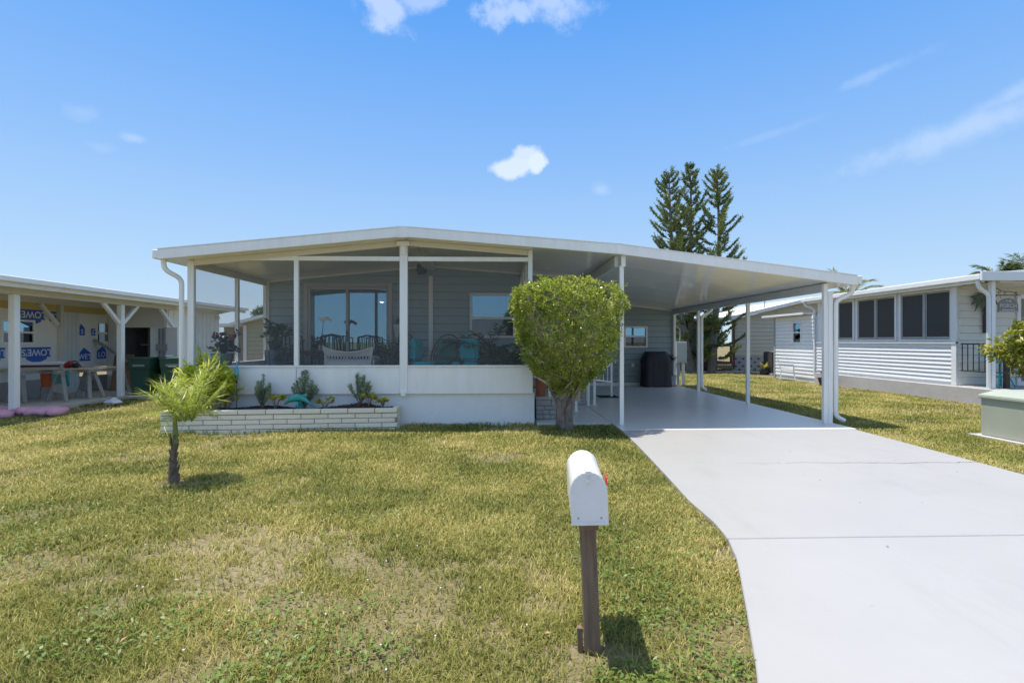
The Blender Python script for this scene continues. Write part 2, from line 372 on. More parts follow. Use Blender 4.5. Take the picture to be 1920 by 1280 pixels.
DL = [(2.1, 8.405), (2.03, 7.3), (1.94, 6.19), (1.86, 5.3), (1.8, 4.7), (1.79, 4.08), (1.74, 3.75), (1.64, 3.4), (1.38, 2.75), (1.15, 2.19), (.75, 1.4), (.25, .7), (-.6, -.3)]
DR = [(6.05, 8.405), (5.97, 7), (5.87, 5.45), (5.86, 3.75), (5.95, 2.6), (6.25, 1.4), (7.1, -.3)]
def interp(pts, y):
    ys = [p[1] for p in pts][::-1]; xs = [p[0] for p in pts][::-1]; return float(np.interp(y, ys, xs))
def slab_strip(y0, y1, n, z0=-.08, z1=.022):
    L_ = [(interp(DL, y), y) for y in np.linspace(y0, y1, n)]; R_ = [(interp(DR, y), y) for y in np.linspace(y1, y0, n)]
    return MB().prism(L_ + R_, 'z', z0, z1)
drive = struct(slab_strip(3.757, 8.40, 26).build('driveway', CONC, bevel=.006))
slab_strip(-.3, 3.745, 26).build('slab_panel', CONC, drive, bevel=.006)
MB().box(2.10, 6.12, 8.412, 17.0, -.08, .022).build('carport_slab', CONC_SHADE, drive, bevel=.006)
MB().box(.74, 2.088, 9.12, 17.0, -.08, .022).build('walkway_slab', CONC_SHADE, drive, bevel=.006)
CRACK = mat('crack_dirt', (.20, .19, .18), .95, (.12, .115, .11), 20)
ck = MB(); xs = np.linspace(2.45, 5.93, 70); cy = 6.08 + .05 * np.cumsum(rng.normal(size=70)) * .25 + np.linspace(.03, -.06, 70)
for i in range(69):
    w0, w1 = [.0018 + .0035 * min(1, max(.15, (x - 3.2) / 1.5)) * (.5 + .8 * rng.rand()) for x in (xs[i], xs[i + 1])]
    if xs[i] < 3.6 and rng.rand() < .35: continue
    ck.add([(xs[i], cy[i] - w0, .0265), (xs[i + 1], cy[i + 1] - w1, .0265), (xs[i + 1], cy[i + 1] + w1, .0265), (xs[i], cy[i] + w0, .0265)], [(0, 1, 2, 3)])
ck.build('crack', CRACK, drive)
# scattered dry leaf bits
n = 22; P = np.stack([rng.uniform(2.2, 5.7, n), rng.uniform(2.4, 8, n), np.full(n, .029)], 1)
lb = leaves('leaf_litter', mat('dry_leaf', (.10, .07, .04), .9, (.06, .045, .03), 40), drive, P, rnd_dirs(n) * [1, 1, .05], np.tile([0, 0, 1.], (n, 1)), rng.uniform(.012, .03, n), rng.uniform(.006, .014, n), .1); lb['kind'] = 'stuff'

# ------------------------------------------------------------------ lawn blades
def on_grass(x, y):
    ok = (y > -.2)
    dl = np.interp(y, [p[1] for p in DL][::-1], [p[0] for p in DL][::-1]); dr = np.interp(y, [p[1] for p in DR][::-1], [p[0] for p in DR][::-1])
    creep = .05 * (vnoise(np.stack([x, y], 1), 7, 31) - .35); ok &= ~((y <= 8.41) & (x > dl + creep) & (x < dr - creep))
    ok &= ~((y > 8.40) & (x > 2.1) & (x < 6.12) & (y < 17.05))
    ok &= ~((x > .72) & (x < 2.2) & (y > 9.11) & (y < 17.05))
    ok &= ~((x > -5.46) & (x < .70) & (y > 9.21)) & ~((y > 17.0) & (x < 6.1) & (x > -5.5))
    pl = 8.47 + (x + 5.5) * .0658
    ok &= ~((x > -5.5) & (x < -1.68) & (y > pl) & (y < 9.3))
    ok &= ~((x < -9.75) & (y > 10.1)) & ~((x < -8.85) & (y > 13.6) & (y < 16.2))
    ok &= ~((x > 11.55) & (y > 10.3))
    ok &= ~((y > 24.4))
    ok &= ~((x > 7.65) & (x < 8.8) & (y > 5.7) & (y < 7.9))
    return ok
def make_grass():
    r = np.random.RandomState(3); X = []; Y = []
    for y0 in np.arange(1.75, 24.4, .25):
        yc = y0 + .125; dens = 12000 * min(1, (3.0 / yc) ** 1.55); half = 1.06 * yc + .5
        k = int(dens * 2 * half * .25); X.append(r.uniform(-half, half, k) + .031 * yc); Y.append(r.uniform(y0, y0 + .25, k))
    x = np.concatenate(X); y = np.concatenate(Y)
    P2 = np.stack([x, y], 1)
    bare = .55 * vnoise(P2, .9, 1) + .3 * vnoise(P2, 3.1, 2) + .15 * vnoise(P2, 9, 3)
    near = np.clip((5.5 - y) / 3.5, 0, 1)
    keep = on_grass(x, y) & ~(r.rand(len(x)) < np.clip((bare - .585 + .07 * near) * 6, 0, .82))
    for cx, cy, rad in ((.48, 2.45, .28), (-3.5, 5.6, .26), (-3.1, 2.9, .33), (-.55, 2.45, .25), (-1.4, 2.35, .22), (-1.3, 3.0, .18), (8.2, 5.5, .5)):
        d = np.hypot(x - cx, (y - cy) * 1.4) / rad; keep &= ~(r.rand(len(x)) < np.clip(1.25 - d, 0, .85))
    x, y = x[keep], y[keep]; P2 = P2[keep]; n = len(x)
    sc_ = np.clip(y / 3.2, .8, 3.2) ** .72
    tall = .75 + .6 * vnoise(P2, 1.3, 5) + .3 * vnoise(P2, 6, 6)
    edge = np.zeros(n); pl = 8.47 + (x + 5.5) * .0658
    edge += ((x > -5.5) & (x < -1.6) & (np.abs(y - pl) < .1)) | ((x > -1.7) & (x < .7) & (np.abs(y - 9.2) < .1))
    h = r.uniform(.018, .038, n) * tall * sc_ ** .45 * (1 + .7 * edge); w = r.uniform(.004, .0072, n) * sc_
    az = r.uniform(0, 2 * np.pi, n); lean = r.uniform(.4, 1.6, n)
    d = np.stack([np.cos(az), np.sin(az)], 1); s = np.stack([-d[:, 1], d[:, 0]], 1)
    b = np.stack([x, y, np.full(n, -.03)], 1)
    def at(t, wid, sg):
        hor = d * (h * lean * t ** 1.7)[:, None]; o = b.copy(); o[:, :2] += hor + s * (sg * wid * w / 2)[:, None]; o[:, 2] += h * t * (1 - .28 * lean * t) + .012 * t; return o
    V = np.stack([at(0, 1, -1), at(0, 1, 1), at(.55, .9, 1), at(.55, .9, -1), at(1, 0, 1)], 1).reshape(-1, 3)
    F = (np.arange(n)[:, None] * 5 + np.array([0, 1, 2, 3, 3, 2, 4])).ravel(); sizes = np.tile([4, 3], n)
    m = leafmat('grass_blade', [(.045, .072, .013), (.15, .182, .034), (.31, .305, .072), (.54, .47, .16), (.76, .64, .34)], .35, .5, .9, .5, .3)
    o = link('lawn_grass', array_mesh('lawn_grass', V, sizes, F, m)); tag(o, 'short patchy green and straw coloured lawn grass', 'grass'); o['kind'] = 'stuff'
    print('blades', n)
make_grass()
# tiny white clover flowers among the blades
k = 34; P = np.stack([rng.uniform(-3, 1.2, k), rng.uniform(2.2, 4.5, k), rng.uniform(.0, .03, k)], 1); ok = on_grass(P[:, 0], P[:, 1]); P = P[ok]
fl = MB()
for p in P: fl.lathe([(.001, -.004), (.006, 0), (.005, .005), (.001, .007)], 5, p)
o = fl.build('clover_flowers', mat('clover', (.7, .7, .66), .8)); tag(o, 'tiny white clover flowers in the front lawn', 'flowers'); o['kind'] = 'stuff'

# broad-leaved weeds in patches of the near lawn, and dry fallen leaves
def weeds():
    r = np.random.RandomState(17); n = 26000; y = 1.9 + 4.6 * r.rand(n) ** 1.6; x = r.uniform(-1, 1, n) * (1.02 * y + .3); q = np.stack([x, y], 1)
    g = .6 * vnoise(q, 1.1, 41) + .4 * vnoise(q, 4.0, 42); k = (g > .67) & on_grass(x, y); x, y = x[k], y[k]; n = len(x)
    P = np.stack([x, y, r.uniform(-.012, .022, n)], 1); a = r.uniform(0, 6.28, n); D = np.stack([np.cos(a), np.sin(a), r.uniform(-.1, .5, n)], 1)
    m = leafmat('weed_leaf', [(.07, .13, .02), (.13, .21, .03), (.22, .30, .06)], .3, .45, 2, .3)
    o = leaves('lawn_weeds', m, None, P, D, np.tile([0, 0, 1.], (n, 1)) + rnd_dirs(n, r) * .4, r.uniform(.018, .04, n), r.uniform(.010, .02, n), .1, .55); tag(o, 'low broad leaved weeds scattered through the front lawn', 'weeds'); o['kind'] = 'stuff'
    n = 60; y = r.uniform(2.0, 6.0, n); x = r.uniform(-1, 1, n) * y; k = on_grass(x, y); x, y = x[k], y[k]; n = len(x)
    o = leaves('fallen_leaves', mat('fallen_leaf', (.34, .20, .10), .9, (.42, .28, .16), 30), None, np.stack([x, y, r.uniform(.005, .025, n)], 1), rnd_dirs(n, r) * [1, 1, .3], np.tile([0, 0, 1.], (n, 1)), r.uniform(.02, .05, n), r.uniform(.012, .025, n), .15); tag(o, 'dry brown fallen leaves on the front lawn', 'leaves'); o['kind'] = 'stuff'
weeds()

# ------------------------------------------------------------------ the main home with its screened porch and carport
home = thing('manufactured_home', 'low blue sided home with white screened porch and attached open carport', 'house', (0, 12, 0))
ROOF = [(-5.75, 3.06), (-1.61, 3.47), (2.16, 3.19), (6.41, 2.66)]
def top(x): return float(np.interp(x, [p[0] for p in ROOF], [p[1] for p in ROOF]))
def ceil(x): return top(x) - .15
def sloped(x0, x1, dz0, dz1, y0, y1):   # prism under/at the roof line between x0 and x1
    return MB().prism([(x0, top(x0) + dz0), (x1, top(x1) + dz0), (x1, top(x1) + dz1), (x0, top(x0) + dz1)], 'y', y0, y1)
for (xa, _), (xb, _) in zip(ROOF[:-1], ROOF[1:]):
    y = 8.815
    while y < 17.25:
        y2 = min(y + 1.2, 17.3)
        sloped(xa + .004, xb - .004, -.15, -.012, y, y2 - .007).build('roof_panel', CEIL, home, bevel=.004)
        y = y2
    f = MB(); f.prism([(xa, top(xa) - .165), (xb, top(xb) - .165), (xb, top(xb) + .004), (xa, top(xa) + .004)], 'y', 8.78, 8.813)
    f.build('fascia', WHITE, home, bevel=.005)
    sloped(xa + .006, xb - .006, .004, .018, 8.772, 8.83).build('drip_edge', WHITE, home)
MB().box(-1.69, -1.53, 8.772, 8.779, 3.29, 3.47).build('fascia_joint', WHITE, home)
MB().box(2.10, 2.2, 8.772, 8.779, 3.03, 3.2).build('fascia_joint', WHITE, home)
MB().box(6.412, 6.50, 8.79, 17.3, 2.52, 2.665).build('gutter', WHITE, home, bevel=.008)
MB().box(-5.84, -5.752, 8.79, 17.3, 2.91, 3.06).build('gutter', WHITE, home, bevel=.008)
def post(x, y, z0, z1, w=.075, d=.075, name='post'):
    return MB().box(x - w / 2, x + w / 2, y - d / 2, y + d / 2, z0, z1).build(name, WHITE, home, bevel=.006)
YF = 9.2
# front: foundation, kick panels, sill, posts, rails, screens
MB().box(-5.48, .70, 9.225, 12.19, -.1, .565).build('foundation', FOUND, home, bevel=.004)
MB().box(-5.40, .60, 9.26, 12.19, .567, .575).build('porch_floor', PFLOOR, home)
PX = [-5.42, -3.57, -1.66, .62]
for a, b in zip(PX[:-1], PX[1:]):
    MB().box(a - (.05 if a == PX[0] else -.004), b + (.045 if b == PX[-1] else -.004), 9.172, 9.224, .558, 1.04).build('kick_panel', WHITE, home, bevel=.003)
MB().box(-5.49, .69, 9.15, 9.25, 1.041, 1.072).build('sill', WHITE, home, bevel=.004)
post(PX[0], YF, 1.072, ceil(-5.42) - .005, .11, .08); post(PX[1], YF, 1.072, ceil(PX[1]) - .1, .08, .08); post(PX[3], YF, 1.072, ceil(PX[3]) + 0, .08, .08)
post(PX[2], YF - .02, .56, ceil(PX[2]) - .0, .14, .08)
MB().box(-1.70, -1.62, 9.1, 9.14, .53, .6).build('post_foot', WHITE, home)
MB().box(-1.705, -1.615, 9.105, 9.138, 3.05, 3.29).build('bracket', WHITE, home, bevel=.004)
MB().box(-1.77, -1.55, 9.1, 9.139, 3.21, 3.29).build('bracket', WHITE, home, bevel=.004)
for x0, x1 in ((PX[0] + .055, PX[1] - .042), (PX[1] + .042, PX[2] - .072), (PX[2] + .072, PX[3] - .042)):
    MB().box(x0, x1, YF - .035, YF + .035, 2.945, 3.025).build('top_rail', WHITE, home, bevel=.004)
    zc0, zc1 = ceil(x0) - .1, ceil(x1) - .1
    MB().add([(x0, YF, 1.072), (x1, YF, 1.072), (x1, YF, 2.945), (x0, YF, 2.945)], [(0, 1, 2, 3)]).build('screen', SCREEN, home)
    MB().add([(x0, YF, 3.025), (x1, YF, 3.025), (x1, YF, max(zc1, 3.03)), (x0, YF, max(zc0, 3.03))], [(0, 1, 2, 3)]).build('screen', SCREEN, home)
MB().prism([(-5.36, ceil(-5.36) - .1), (-1.74, ceil(-1.74) - .1), (-1.74, ceil(-1.74) - .002), (-5.36, ceil(-5.36) - .002)], 'y', YF - .04, YF + .04).build('header', CREAM, home, bevel=.004)
MB().prism([(-1.58, ceil(-1.58) - .1), (.575, ceil(.575) - .1), (.575, ceil(.575) - .002), (-1.58, ceil(-1.58) - .002)], 'y', YF - .04, YF + .04).build('header', CREAM, home, bevel=.004)
# left and right sides of the porch
for X, ys, tp in ((-5.45, (9.25, 10.85, 12.15), ceil(-5.45)), (.62, (9.25, 10.2, 11.15, 12.15), ceil(.62))):
    MB().box(X - .02, X + .02, 9.26, 12.19, .575, 1.04).build('kick_panel', WHITE, home)
    MB().box(X - .04, X + .04, 9.252, 12.19, 1.041, 1.07).build('sill', WHITE, home)
    MB().box(X - .035, X + .035, 9.245, 12.19, tp - .12, tp - .004).build('header', CREAM, home)
    for i, y in enumerate(ys):
        if i: MB().box(X - .035, X + .035, y - .035, y + .035, 1.07, tp - .12).build('post', WHITE, home)
    for a, b in zip(ys[:-1], ys[1:]):
        MB().add([(X, a + .03, 1.07), (X, b - .036, 1.07), (X, b - .036, tp - .12), (X, a + .03, tp - .12)], [(0, 1, 2, 3)]).build('screen', SCREEN, home)
# front wall behind the porch
YW = 12.2
hol = [(-4.5, -2.52, .6, 2.84), (-.58, .42, 1.62, 2.61)]
core_wall(home, SIDE, 'y', YW + .006, YW + .12, -5.45, 2.2, .3, 2.96, hol)
MB().prism([(-5.42, 2.9), (2.19, 2.9), (2.19, ceil(2.19) + .03), (-1.61, ceil(-1.61) + .03), (-5.42, ceil(-5.42) + .03)], 'y', YW + .007, YW + .119).build('gable_core', SIDE, home)
siding(home, SIDE, 'y', YW, -1, -5.42, 2.2, .58, 3.4, .19, hol, lambda x: ceil(x) + .06)
for x0, x1 in ((-5.42, -1.61), (-1.61, 2.1)):
    MB().prism([(x0, ceil(x0) - .05), (x1, ceil(x1) - .05), (x1, ceil(x1) - .004), (x0, ceil(x0) - .004)], 'y', YW - .06, YW - .026).build('ceiling_trim', WHITE, home)
MB().box(-5.47, -5.37, YW - .05, YW - .021, .58, 2.93).build('corner_trim', WHITE, home)
MB().box(-1.61, -1.51, YW - .05, YW - .021, .58, 3.06).build('seam_trim', WHITE, home)
MB().box(2.12, 2.215, YW - .05, YW + .1, .05, 2.99).build('corner_trim', WHITE, home)
# ridge beam end with black speaker box
MB().box(-1.66, -1.44, 9.25, 12.14, 3.19, 3.31).build('ridge_beam', CREAM, home)
# sliding door
def frame(parent, name, m, x0, x1, z0, z1, y0, y1, w, bevel=.004):
    mb = MB(); mb.box(x0, x0 + w, y0, y1, z0, z1).box(x1 - w, x1, y0, y1, z0, z1).box(x0 + w, x1 - w, y0, y1, z1 - w, z1).box(x0 + w, x1 - w, y0, y1, z0, z0 + w)
    return mb.build(name, m, parent, bevel=bevel)
sd = frame(home, 'sliding_door', TAN, -4.55, -2.47, .58, 2.89, YW - .07, YW + .06, .09)
frame(sd, 'door_leaf', TAN, -4.458, -3.51, .672, 2.798, YW - .045, YW - .01, .06)
frame(sd, 'door_leaf', TAN, -3.57, -2.562, .672, 2.798, YW + .0, YW + .035, .06)
for x0, x1, y in ((-4.40, -3.57, YW - .027), (-3.51, -2.62, YW + .018)):
    MB().add([(x0, y, .73), (x1, y, .73), (x1, y, 2.74), (x0, y, 2.74)], [(0, 1, 2, 3)]).build('pane', GLASS, sd)
MB().box(-3.55, -3.525, YW - .075, YW - .046, 1.5, 1.75).build('handle', BLACKM, sd)
# double-hung window
wi = frame(home, 'window', WHITE, -.63, .47, 1.58, 2.66, YW - .06, YW + .06, .06)
MB().box(-.57, .41, YW - .04, YW + .03, 2.03, 2.09).build('meeting_rail', WHITE, wi)
MB().add([(-.57, YW - .01, 2.09), (.41, YW - .01, 2.09), (.41, YW - .01, 2.60), (-.57, YW - .01, 2.60)], [(0, 1, 2, 3)]).build('pane', GLASS, wi)
MB().add([(-.57, YW + .01, 1.64), (.41, YW + .01, 1.64), (.41, YW + .01, 2.03), (-.57, YW + .01, 2.03)], [(0, 1, 2, 3)]).build('pane', DGLASS, wi)
# rooms behind the glass
room = mat('room_wall', (.35, .36, .36), .9, (.32, .33, .33), 3)
for x0, x1, z0, z1 in ((-5.3, -2.0, .5, 2.92), (-1.2, 1.2, .5, 2.92)):
    mb = MB(); y0, y1 = YW + .121, YW + 3.2
    mb.box(x0 - .05, x0, y0, y1, z0, z1).box(x1, x1 + .05, y0, y1, z0, z1).box(x0, x1, y1, y1 + .05, z0, z1).box(x0, x1, y0, y1, z0 - .05, z0).box(x0, x1, y0, y1, z1, z1 + .05)
    mb.build('room', room, home)
MB().box(-4.9, -3.2, YW + 1.2, YW + 2.2, .5, 1.25).build('counter', DARK, home)
cur = mat('teal_curtain', (.10, .38, .44), .9, (.13, .45, .5), 9, stretch=(6, 1, 1))
for x0 in (-.56, .30):
    c = MB(); xs = np.linspace(x0, x0 + .12, 9)
    c.add([(x, YW + .09 + (.015 if i % 2 else -.015), z) for z in (2.1, 2.6) for i, x in enumerate(xs)], [(i, i + 1, i + 10, i + 9) for i in range(8)]).build('curtain', cur, home)
# carport posts, beams, downspouts
post(2.24, 9.0, .02, ceil(2.24) - .18, .075, .075); MB().box(2.225, 2.30, 8.93, 8.96, 2.83, 3.02).build('bracket', WHITE, home)
post(5.955, 9.0, .02, 2.545, .075, .075); post(6.04, 9.0, .02, 2.4, .085, .075)
for y in (11.9, 14.85, 16.88): post(6.0, y, .02, 2.41, .08, .07)
BEAM = mat('beam_paint', (.62, .64, .645), .4, (.58, .6, .605), 4)
MB().box(2.13, 2.2, 9.05, 16.95, ceil(2.17) - .20, ceil(2.17) - .002).build('beam', BEAM, home, bevel=.004)
MB().box(5.955, 6.045, 9.05, 17.15, 2.405, 2.553).build('beam', BEAM, home, bevel=.004)
MB().box(6.12, 6.17, 8.9, 8.95, 2.50, 2.545).build('bracket', WHITE, home)
def downspout(pts, r=.042): return MB().tube(pts, r, 8).build('downspout', WHITE, home, smooth=False, bevel=.004)
def curve(pts, k=5):
    out = []
    P = [Vector(p) for p in pts]
    out.append(P[0])
    for i in range(1, len(P) - 1):
        a = P[i] + (P[i - 1] - P[i]).normalized() * min(.09, (P[i - 1] - P[i]).length / 2); b = P[i] + (P[i + 1] - P[i]).normalized() * min(.09, (P[i + 1] - P[i]).length / 2)
        for t in np.linspace(0, 1, k): out.append((a * (1 - t) + P[i] * t) * (1 - t) + (P[i] * (1 - t) + b * t) * t)
    out.append(P[-1]); return out
downspout(curve([(-5.72, 8.9, 2.92), (-5.72, 8.92, 2.74), (-5.54, 9.11, 2.60), (-5.54, 9.11, .08)]))
downspout(curve([(6.44, 8.95, 2.54), (6.44, 8.96, 2.38), (6.17, 9.02, 2.24), (6.17, 9.02, .14), (6.32, 9.0, .06)]))
downspout(curve([(6.44, 14.9, 2.54), (6.42, 14.9, 2.42), (6.12, 14.9, 2.24), (6.12, 14.9, .14), (6.26, 14.9, .06)]))
# storage room at the back of the carport
YS = 17.0
hs_ = [(4.36, 5.06, 1.34, 1.97)]
core_wall(home, SIDE, 'y', YS + .006, YS + .1, 2.0, 6.0, -.05, 2.5, hs_)
MB().prism([(2.0, 2.45), (6.0, 2.45), (6.0, ceil(6) + .03), (2.16, ceil(2.16) + .03), (2.0, ceil(2.0) + .03)], 'y', YS + .007, YS + .099).build('gable_core', SIDE, home)
siding(home, SIDE, 'y', YS, -1, 2.2, 5.97, .12, 3.1, .19, hs_, lambda x: ceil(x) + .06)
MB().prism([(2.25, ceil(2.25) - .05), (5.95, ceil(5.95) - .05), (5.95, ceil(5.95) - .004), (2.25, ceil(2.25) - .004)], 'y', YS - .06, YS - .026).build('ceiling_trim', WHITE, home)
MB().box(2.25, 5.95, YS - .045, YS - .022, .022, .115).build('base_trim', WHITE, home)
MB().box(5.97, 6.05, YS - .04, YS + .08, .02, 2.41).build('corner_trim', WHITE, home)
sw = frame(home, 'window', WHITE, 4.31, 5.11, 1.29, 2.02, YS - .06, YS + .05, .06)
MB().box(4.37, 5.05, YS - .04, YS + .02, 1.645, 1.70).build('meeting_rail', WHITE, sw)
MB().add([(4.37, YS, 1.70), (5.05, YS, 1.70), (5.05, YS, 1.96), (4.37, YS, 1.96)], [(0, 1, 2, 3)]).build('pane', GLASS, sw)
MB().add([(4.37, YS + .01, 1.35), (5.05, YS + .01, 1.35), (5.05, YS + .01, 1.645), (4.37, YS + .01, 1.645)], [(0, 1, 2, 3)]).build('pane', DGLASS, sw)
MB().box(3.9, 5.9, YS + .101, YS + .13, 1.2, 2.1).build('room', DARK, home)
MB().box(4.57, 4.66, YS - .05, YS - .02, .64, .76).build('outlet_cover', WHITE, home, bevel=.005)
# house side wall along the carport
siding(home, SIDE, 'x', 2.2, 1, YW + .1, YS - .02, .12, 2.98, .19)
core_wall(home, SIDE, 'x', 2.08, 2.194, YW + .121, YS + .1, -.05, 2.97)
core_wall(home, SIDE, 'x', -5.44, -5.36, YW + .121, 17.1, -.05, 2.93)
# steps at the porch side door and railings
STONE = mat('step_stone', (.36, .34, .33), .85, (.50, .48, .47), 5, bump=.5, bscale=30, island=.5)
st = thing('entry_steps', 'grey stone clad entry steps beside the screened porch', 'steps', (.95, 9.6, .02))
MB().box(.76, 1.16, 9.63, 11.2, .02, .40).build('core', MORTAR, st)
MB().box(.75, 1.20, 9.58, 11.22, .401, .45).build('tread', mat('tread', (.5, .5, .49), .8, (.44, .44, .43), 9), st, bevel=.008)
MB().box(.76, 2.10, 11.78, 12.14, .02, .42).build('core', MORTAR, st); MB().box(.76, 1.60, 11.23, 11.75, .02, .2).build('tread', mat('tread', (0, 0, 0)), st, bevel=.008)
def stones(x0, x1, z0, z1, y):
    z = z0
    while z < z1 - .03:
        h = min(random.uniform(.07, .11), z1 - z); x = x0
        if z1 - z - h < .04: h = z1 - z
        while x < x1 - .02:
            w = min(random.uniform(.12, .3), x1 - x)
            if x1 - x - w < .07: w = x1 - x
            MB().box(x + .005, x + w - .005, y - random.uniform(.015, .032), y, z + .005, z + h - .005).build('stone', STONE, st, bevel=.006)
            x += w
        z += h
stones(.76, 1.16, .03, .40, 9.63); stones(.76, 2.1, .03, .42, 11.78)
ra = thing('stair_railing', 'white metal handrails beside the entry steps under the carport', 'railing', (1.7, 10.7, .02))
def rb(a, b, r=.02): MB().bar(a, b, r * 2, r * 2).build('rail', WHITE, ra)
for x, y, h in ((1.69, 10.67, 1.05), (2.3, 11.8, .62), (3.08, 13.45, .95), (2.15, 11.75, .55), (1.02, 9.62, .95)):
    MB().box(x - .028, x + .028, y - .028, y + .028, .022 if x > 1.2 else .45, h).build('post', WHITE, ra)
    if x > 1.2: MB().box(x - .06, x + .06, y - .06, y + .06, .022, .03).build('foot_plate', WHITE, ra)
rb((.72, 9.62, .85), (1.05, 9.62, .66)); rb((.72, 9.62, 1.2), (1.05, 9.62, 1.02)); rb((2.3, 11.8, .60), (3.08, 13.45, .42)); rb((2.3, 11.8, .62), (1.69, 10.67, 1.03)); rb((2.3, 11.82, .64), (3.08, 13.45, .93)); rb((1.0, 10.67, 1.3), (1.69, 10.67, 1.03))
for t in (.25, .5, .75): MB().bar((2.3 + .78 * t, 11.8 + 1.65 * t, .57 - .13 * t), (2.3 + .78 * t, 11.8 + 1.65 * t, .6 + .28 * t), .016, .016).build('baluster', WHITE, ra)
# ------------------------------------------------------------------ mailbox
mbx = thing('mailbox', 'white rounded metal mailbox with red flag on a weathered wooden post', 'mailbox', (.48, 2.5, -.03), world=False)
mbx.rotation_euler = (0, R(-2.2), R(-6)); mbx.scale = (.88, .92, .96)
MW = mat('mailbox_white', (.82, .81, .80), .33, (.70, .69, .67), 5, detail=8, bump=.04, bscale=14, coat=.15)
def arch(w, h, n=14):
    r = w / 2; return [(-r, 0), (r, 0)] + [(r * math.cos(a), h - r + r * math.sin(a)) for a in np.linspace(0, math.pi, n)]
zb = .705; W_, H_ = .19, .255; y0, y1 = -.16, .34
prof = arch(W_, H_)
b = MB(); b.prism([(x, z + zb) for x, z in prof], 'y', y0, y1); b.build('box', MW, mbx, bevel=.003, seg=2)
prof2 = [(x * 1.045, (z - H_ / 2) * 1.03 + H_ / 2 + zb + .0) for x, z in prof]
MB().prism(prof2, 'y', y1 - .012, y1 + .004).build('rear_rim', MW, mbx, bevel=.002)
prof3 = [(x * 1.03, (z - H_ / 2) * 1.02 + H_ / 2 + zb) for x, z in prof]
door = MB().prism(prof3, 'y', y0 - .014, y0 - .001).build('door', MW, mbx, bevel=.003, seg=2)
MB().box(-.016, .016, y0 - .03, y0 + .02, zb + H_ - .012, zb + H_ + .012).build('latch', MW, door, bevel=.003)
MB().box(-.012, .012, y0 - .022, y0 - .014, zb + H_ - .052, zb + H_ - .03).build('handle', MW, door, bevel=.003)
MB().box(-W_ / 2 + .012, W_ / 2 - .012, y0 - .019, y0 - .0145, zb + .004, zb + .016).build('hinge', MW, door)
for sx in (-.06, .06): MB().lathe([(.005, 0), (.005, .003), (.001, .004)], 8).build('screw', GREY, door).matrix_basis = Matrix.Translation((sx, y0 - .0145, zb + .035)) @ Matrix.Rotation(R(90), 4, 'X')
for sx in (-1, 1):
    for yy in (-.08, .05, .2): MB().lathe([(.005, 0), (.005, .003), (.001, .004)], 8).build('screw', GREY, mbx).matrix_basis = Matrix.Translation((sx * (W_ / 2 + .0005), yy, zb + .02)) @ Matrix.Rotation(sx * R(90), 4, 'Y')
RED = mat('red_flag', (.75, .03, .035), .4, (.62, .03, .03), 8)
MB().box(W_ / 2 + .009, W_ / 2 + .014, -.02, .008, zb + .10, zb + .205).box(W_ / 2 + .0092, W_ / 2 + .0138, -.08, -.02, zb + .17, zb + .205).build('flag', RED, mbx, bevel=.001)
MB().box(W_ / 2, W_ / 2 + .016, -.016, .004, zb + .105, zb + .125).build('flag_pivot', MW, mbx)
MB().box(-.047, .041, -.045, .05, -.12, zb - .045).build('post', WOODP, mbx, bevel=.005)
MB().box(-.055, .047, -.13, .3, zb - .042, zb - .001).build('mounting_board', WOODP, mbx, bevel=.003)
MB().box(-.085, -.055, -.03, .0, -.1, .13).build('stake', WOODP, mbx, bevel=.003)

# ------------------------------------------------------------------ brick planter with its plants
plt = thing('brick_planter', 'long low raised flower bed of pale brick in front of the porch', 'planter', (-5.5, 8.47, -.03), world=False)
plt.rotation_euler = (0, 0, math.atan(.0658))
LX = 3.82; BH = .082; BL = .445; DEP = .155
bm_ = {}
def brick_mesh(l):
    k = round(l, 3)
    if k not in bm_:
        bm_[k] = MB().box(0, l, 0, .10, 0, BH - .012).mesh('brick', BRICKM, bevel=.006)
    return bm_[k]
MB().box(.012, LX - .012, .012, .09, 0, .385).build('mortar', MORTAR, plt)
MB().box(.012, .09, .09, .70, 0, .385).build('mortar', MORTAR, plt); MB().box(LX - .09, LX - .012, .09, .46, 0, .385).build('mortar', MORTAR, plt)
for c in range(5):
    z = .0 + c * BH - .012; cap = c == 4
    x = 0 if c % 2 else -BL / 2
    if cap: x = -.12
    while x < LX - .01:
        a, e = max(x, 0) + .006, min(x + BL, LX) - .006
        if e - a > .04: link('brick', brick_mesh(e - a), plt, (a, random.uniform(-.004, .004) - (.012 if cap else 0), z + (.004 if cap else 0)), (0, 0, random.uniform(-.004, .004)))
        x += BL
    for xx, dep, sgn in ((0, .70, 1), (LX, .46, -1)):       # side returns
        y = .11 - (BL / 2 if c % 2 else 0)
        while y < dep - .02:
            a, e = max(y, .11) + .004, min(y + BL, dep) - .004
            if e - a > .04: link('brick', brick_mesh(e - a), plt, ((xx + .10 + random.uniform(-.004, .004)) if sgn > 0 else xx + random.uniform(-.004, .004), a, z), (0, 0, R(90)))
            y += BL
gx, gy = 60, 12; mv = []
def mulch_z(u, v): return .345 + .02 * math.sin(u * 5) + .10 * math.exp(-((u - 3.2) ** 2 / .09 + (v - .3) ** 2 / .03)) + .05 * math.exp(-((u - 1.2) ** 2 / .3)) * v
mu = MB()
for i in range(gx + 1):
    for j in range(gy + 1):
        u = .1 + (LX - .2) * i / gx; v = .095 + (.60 - .16 * i / gx - .0) * j / gy; mu.v.append((u, v, mulch_z(u, v) + random.uniform(-.008, .008)))
for i in range(gx):
    for j in range(gy): q = i * (gy + 1) + j; mu.f.append((q, q + gy + 1, q + gy + 2, q + 1))
mo = mu.build('mulch', MULCH, plt)
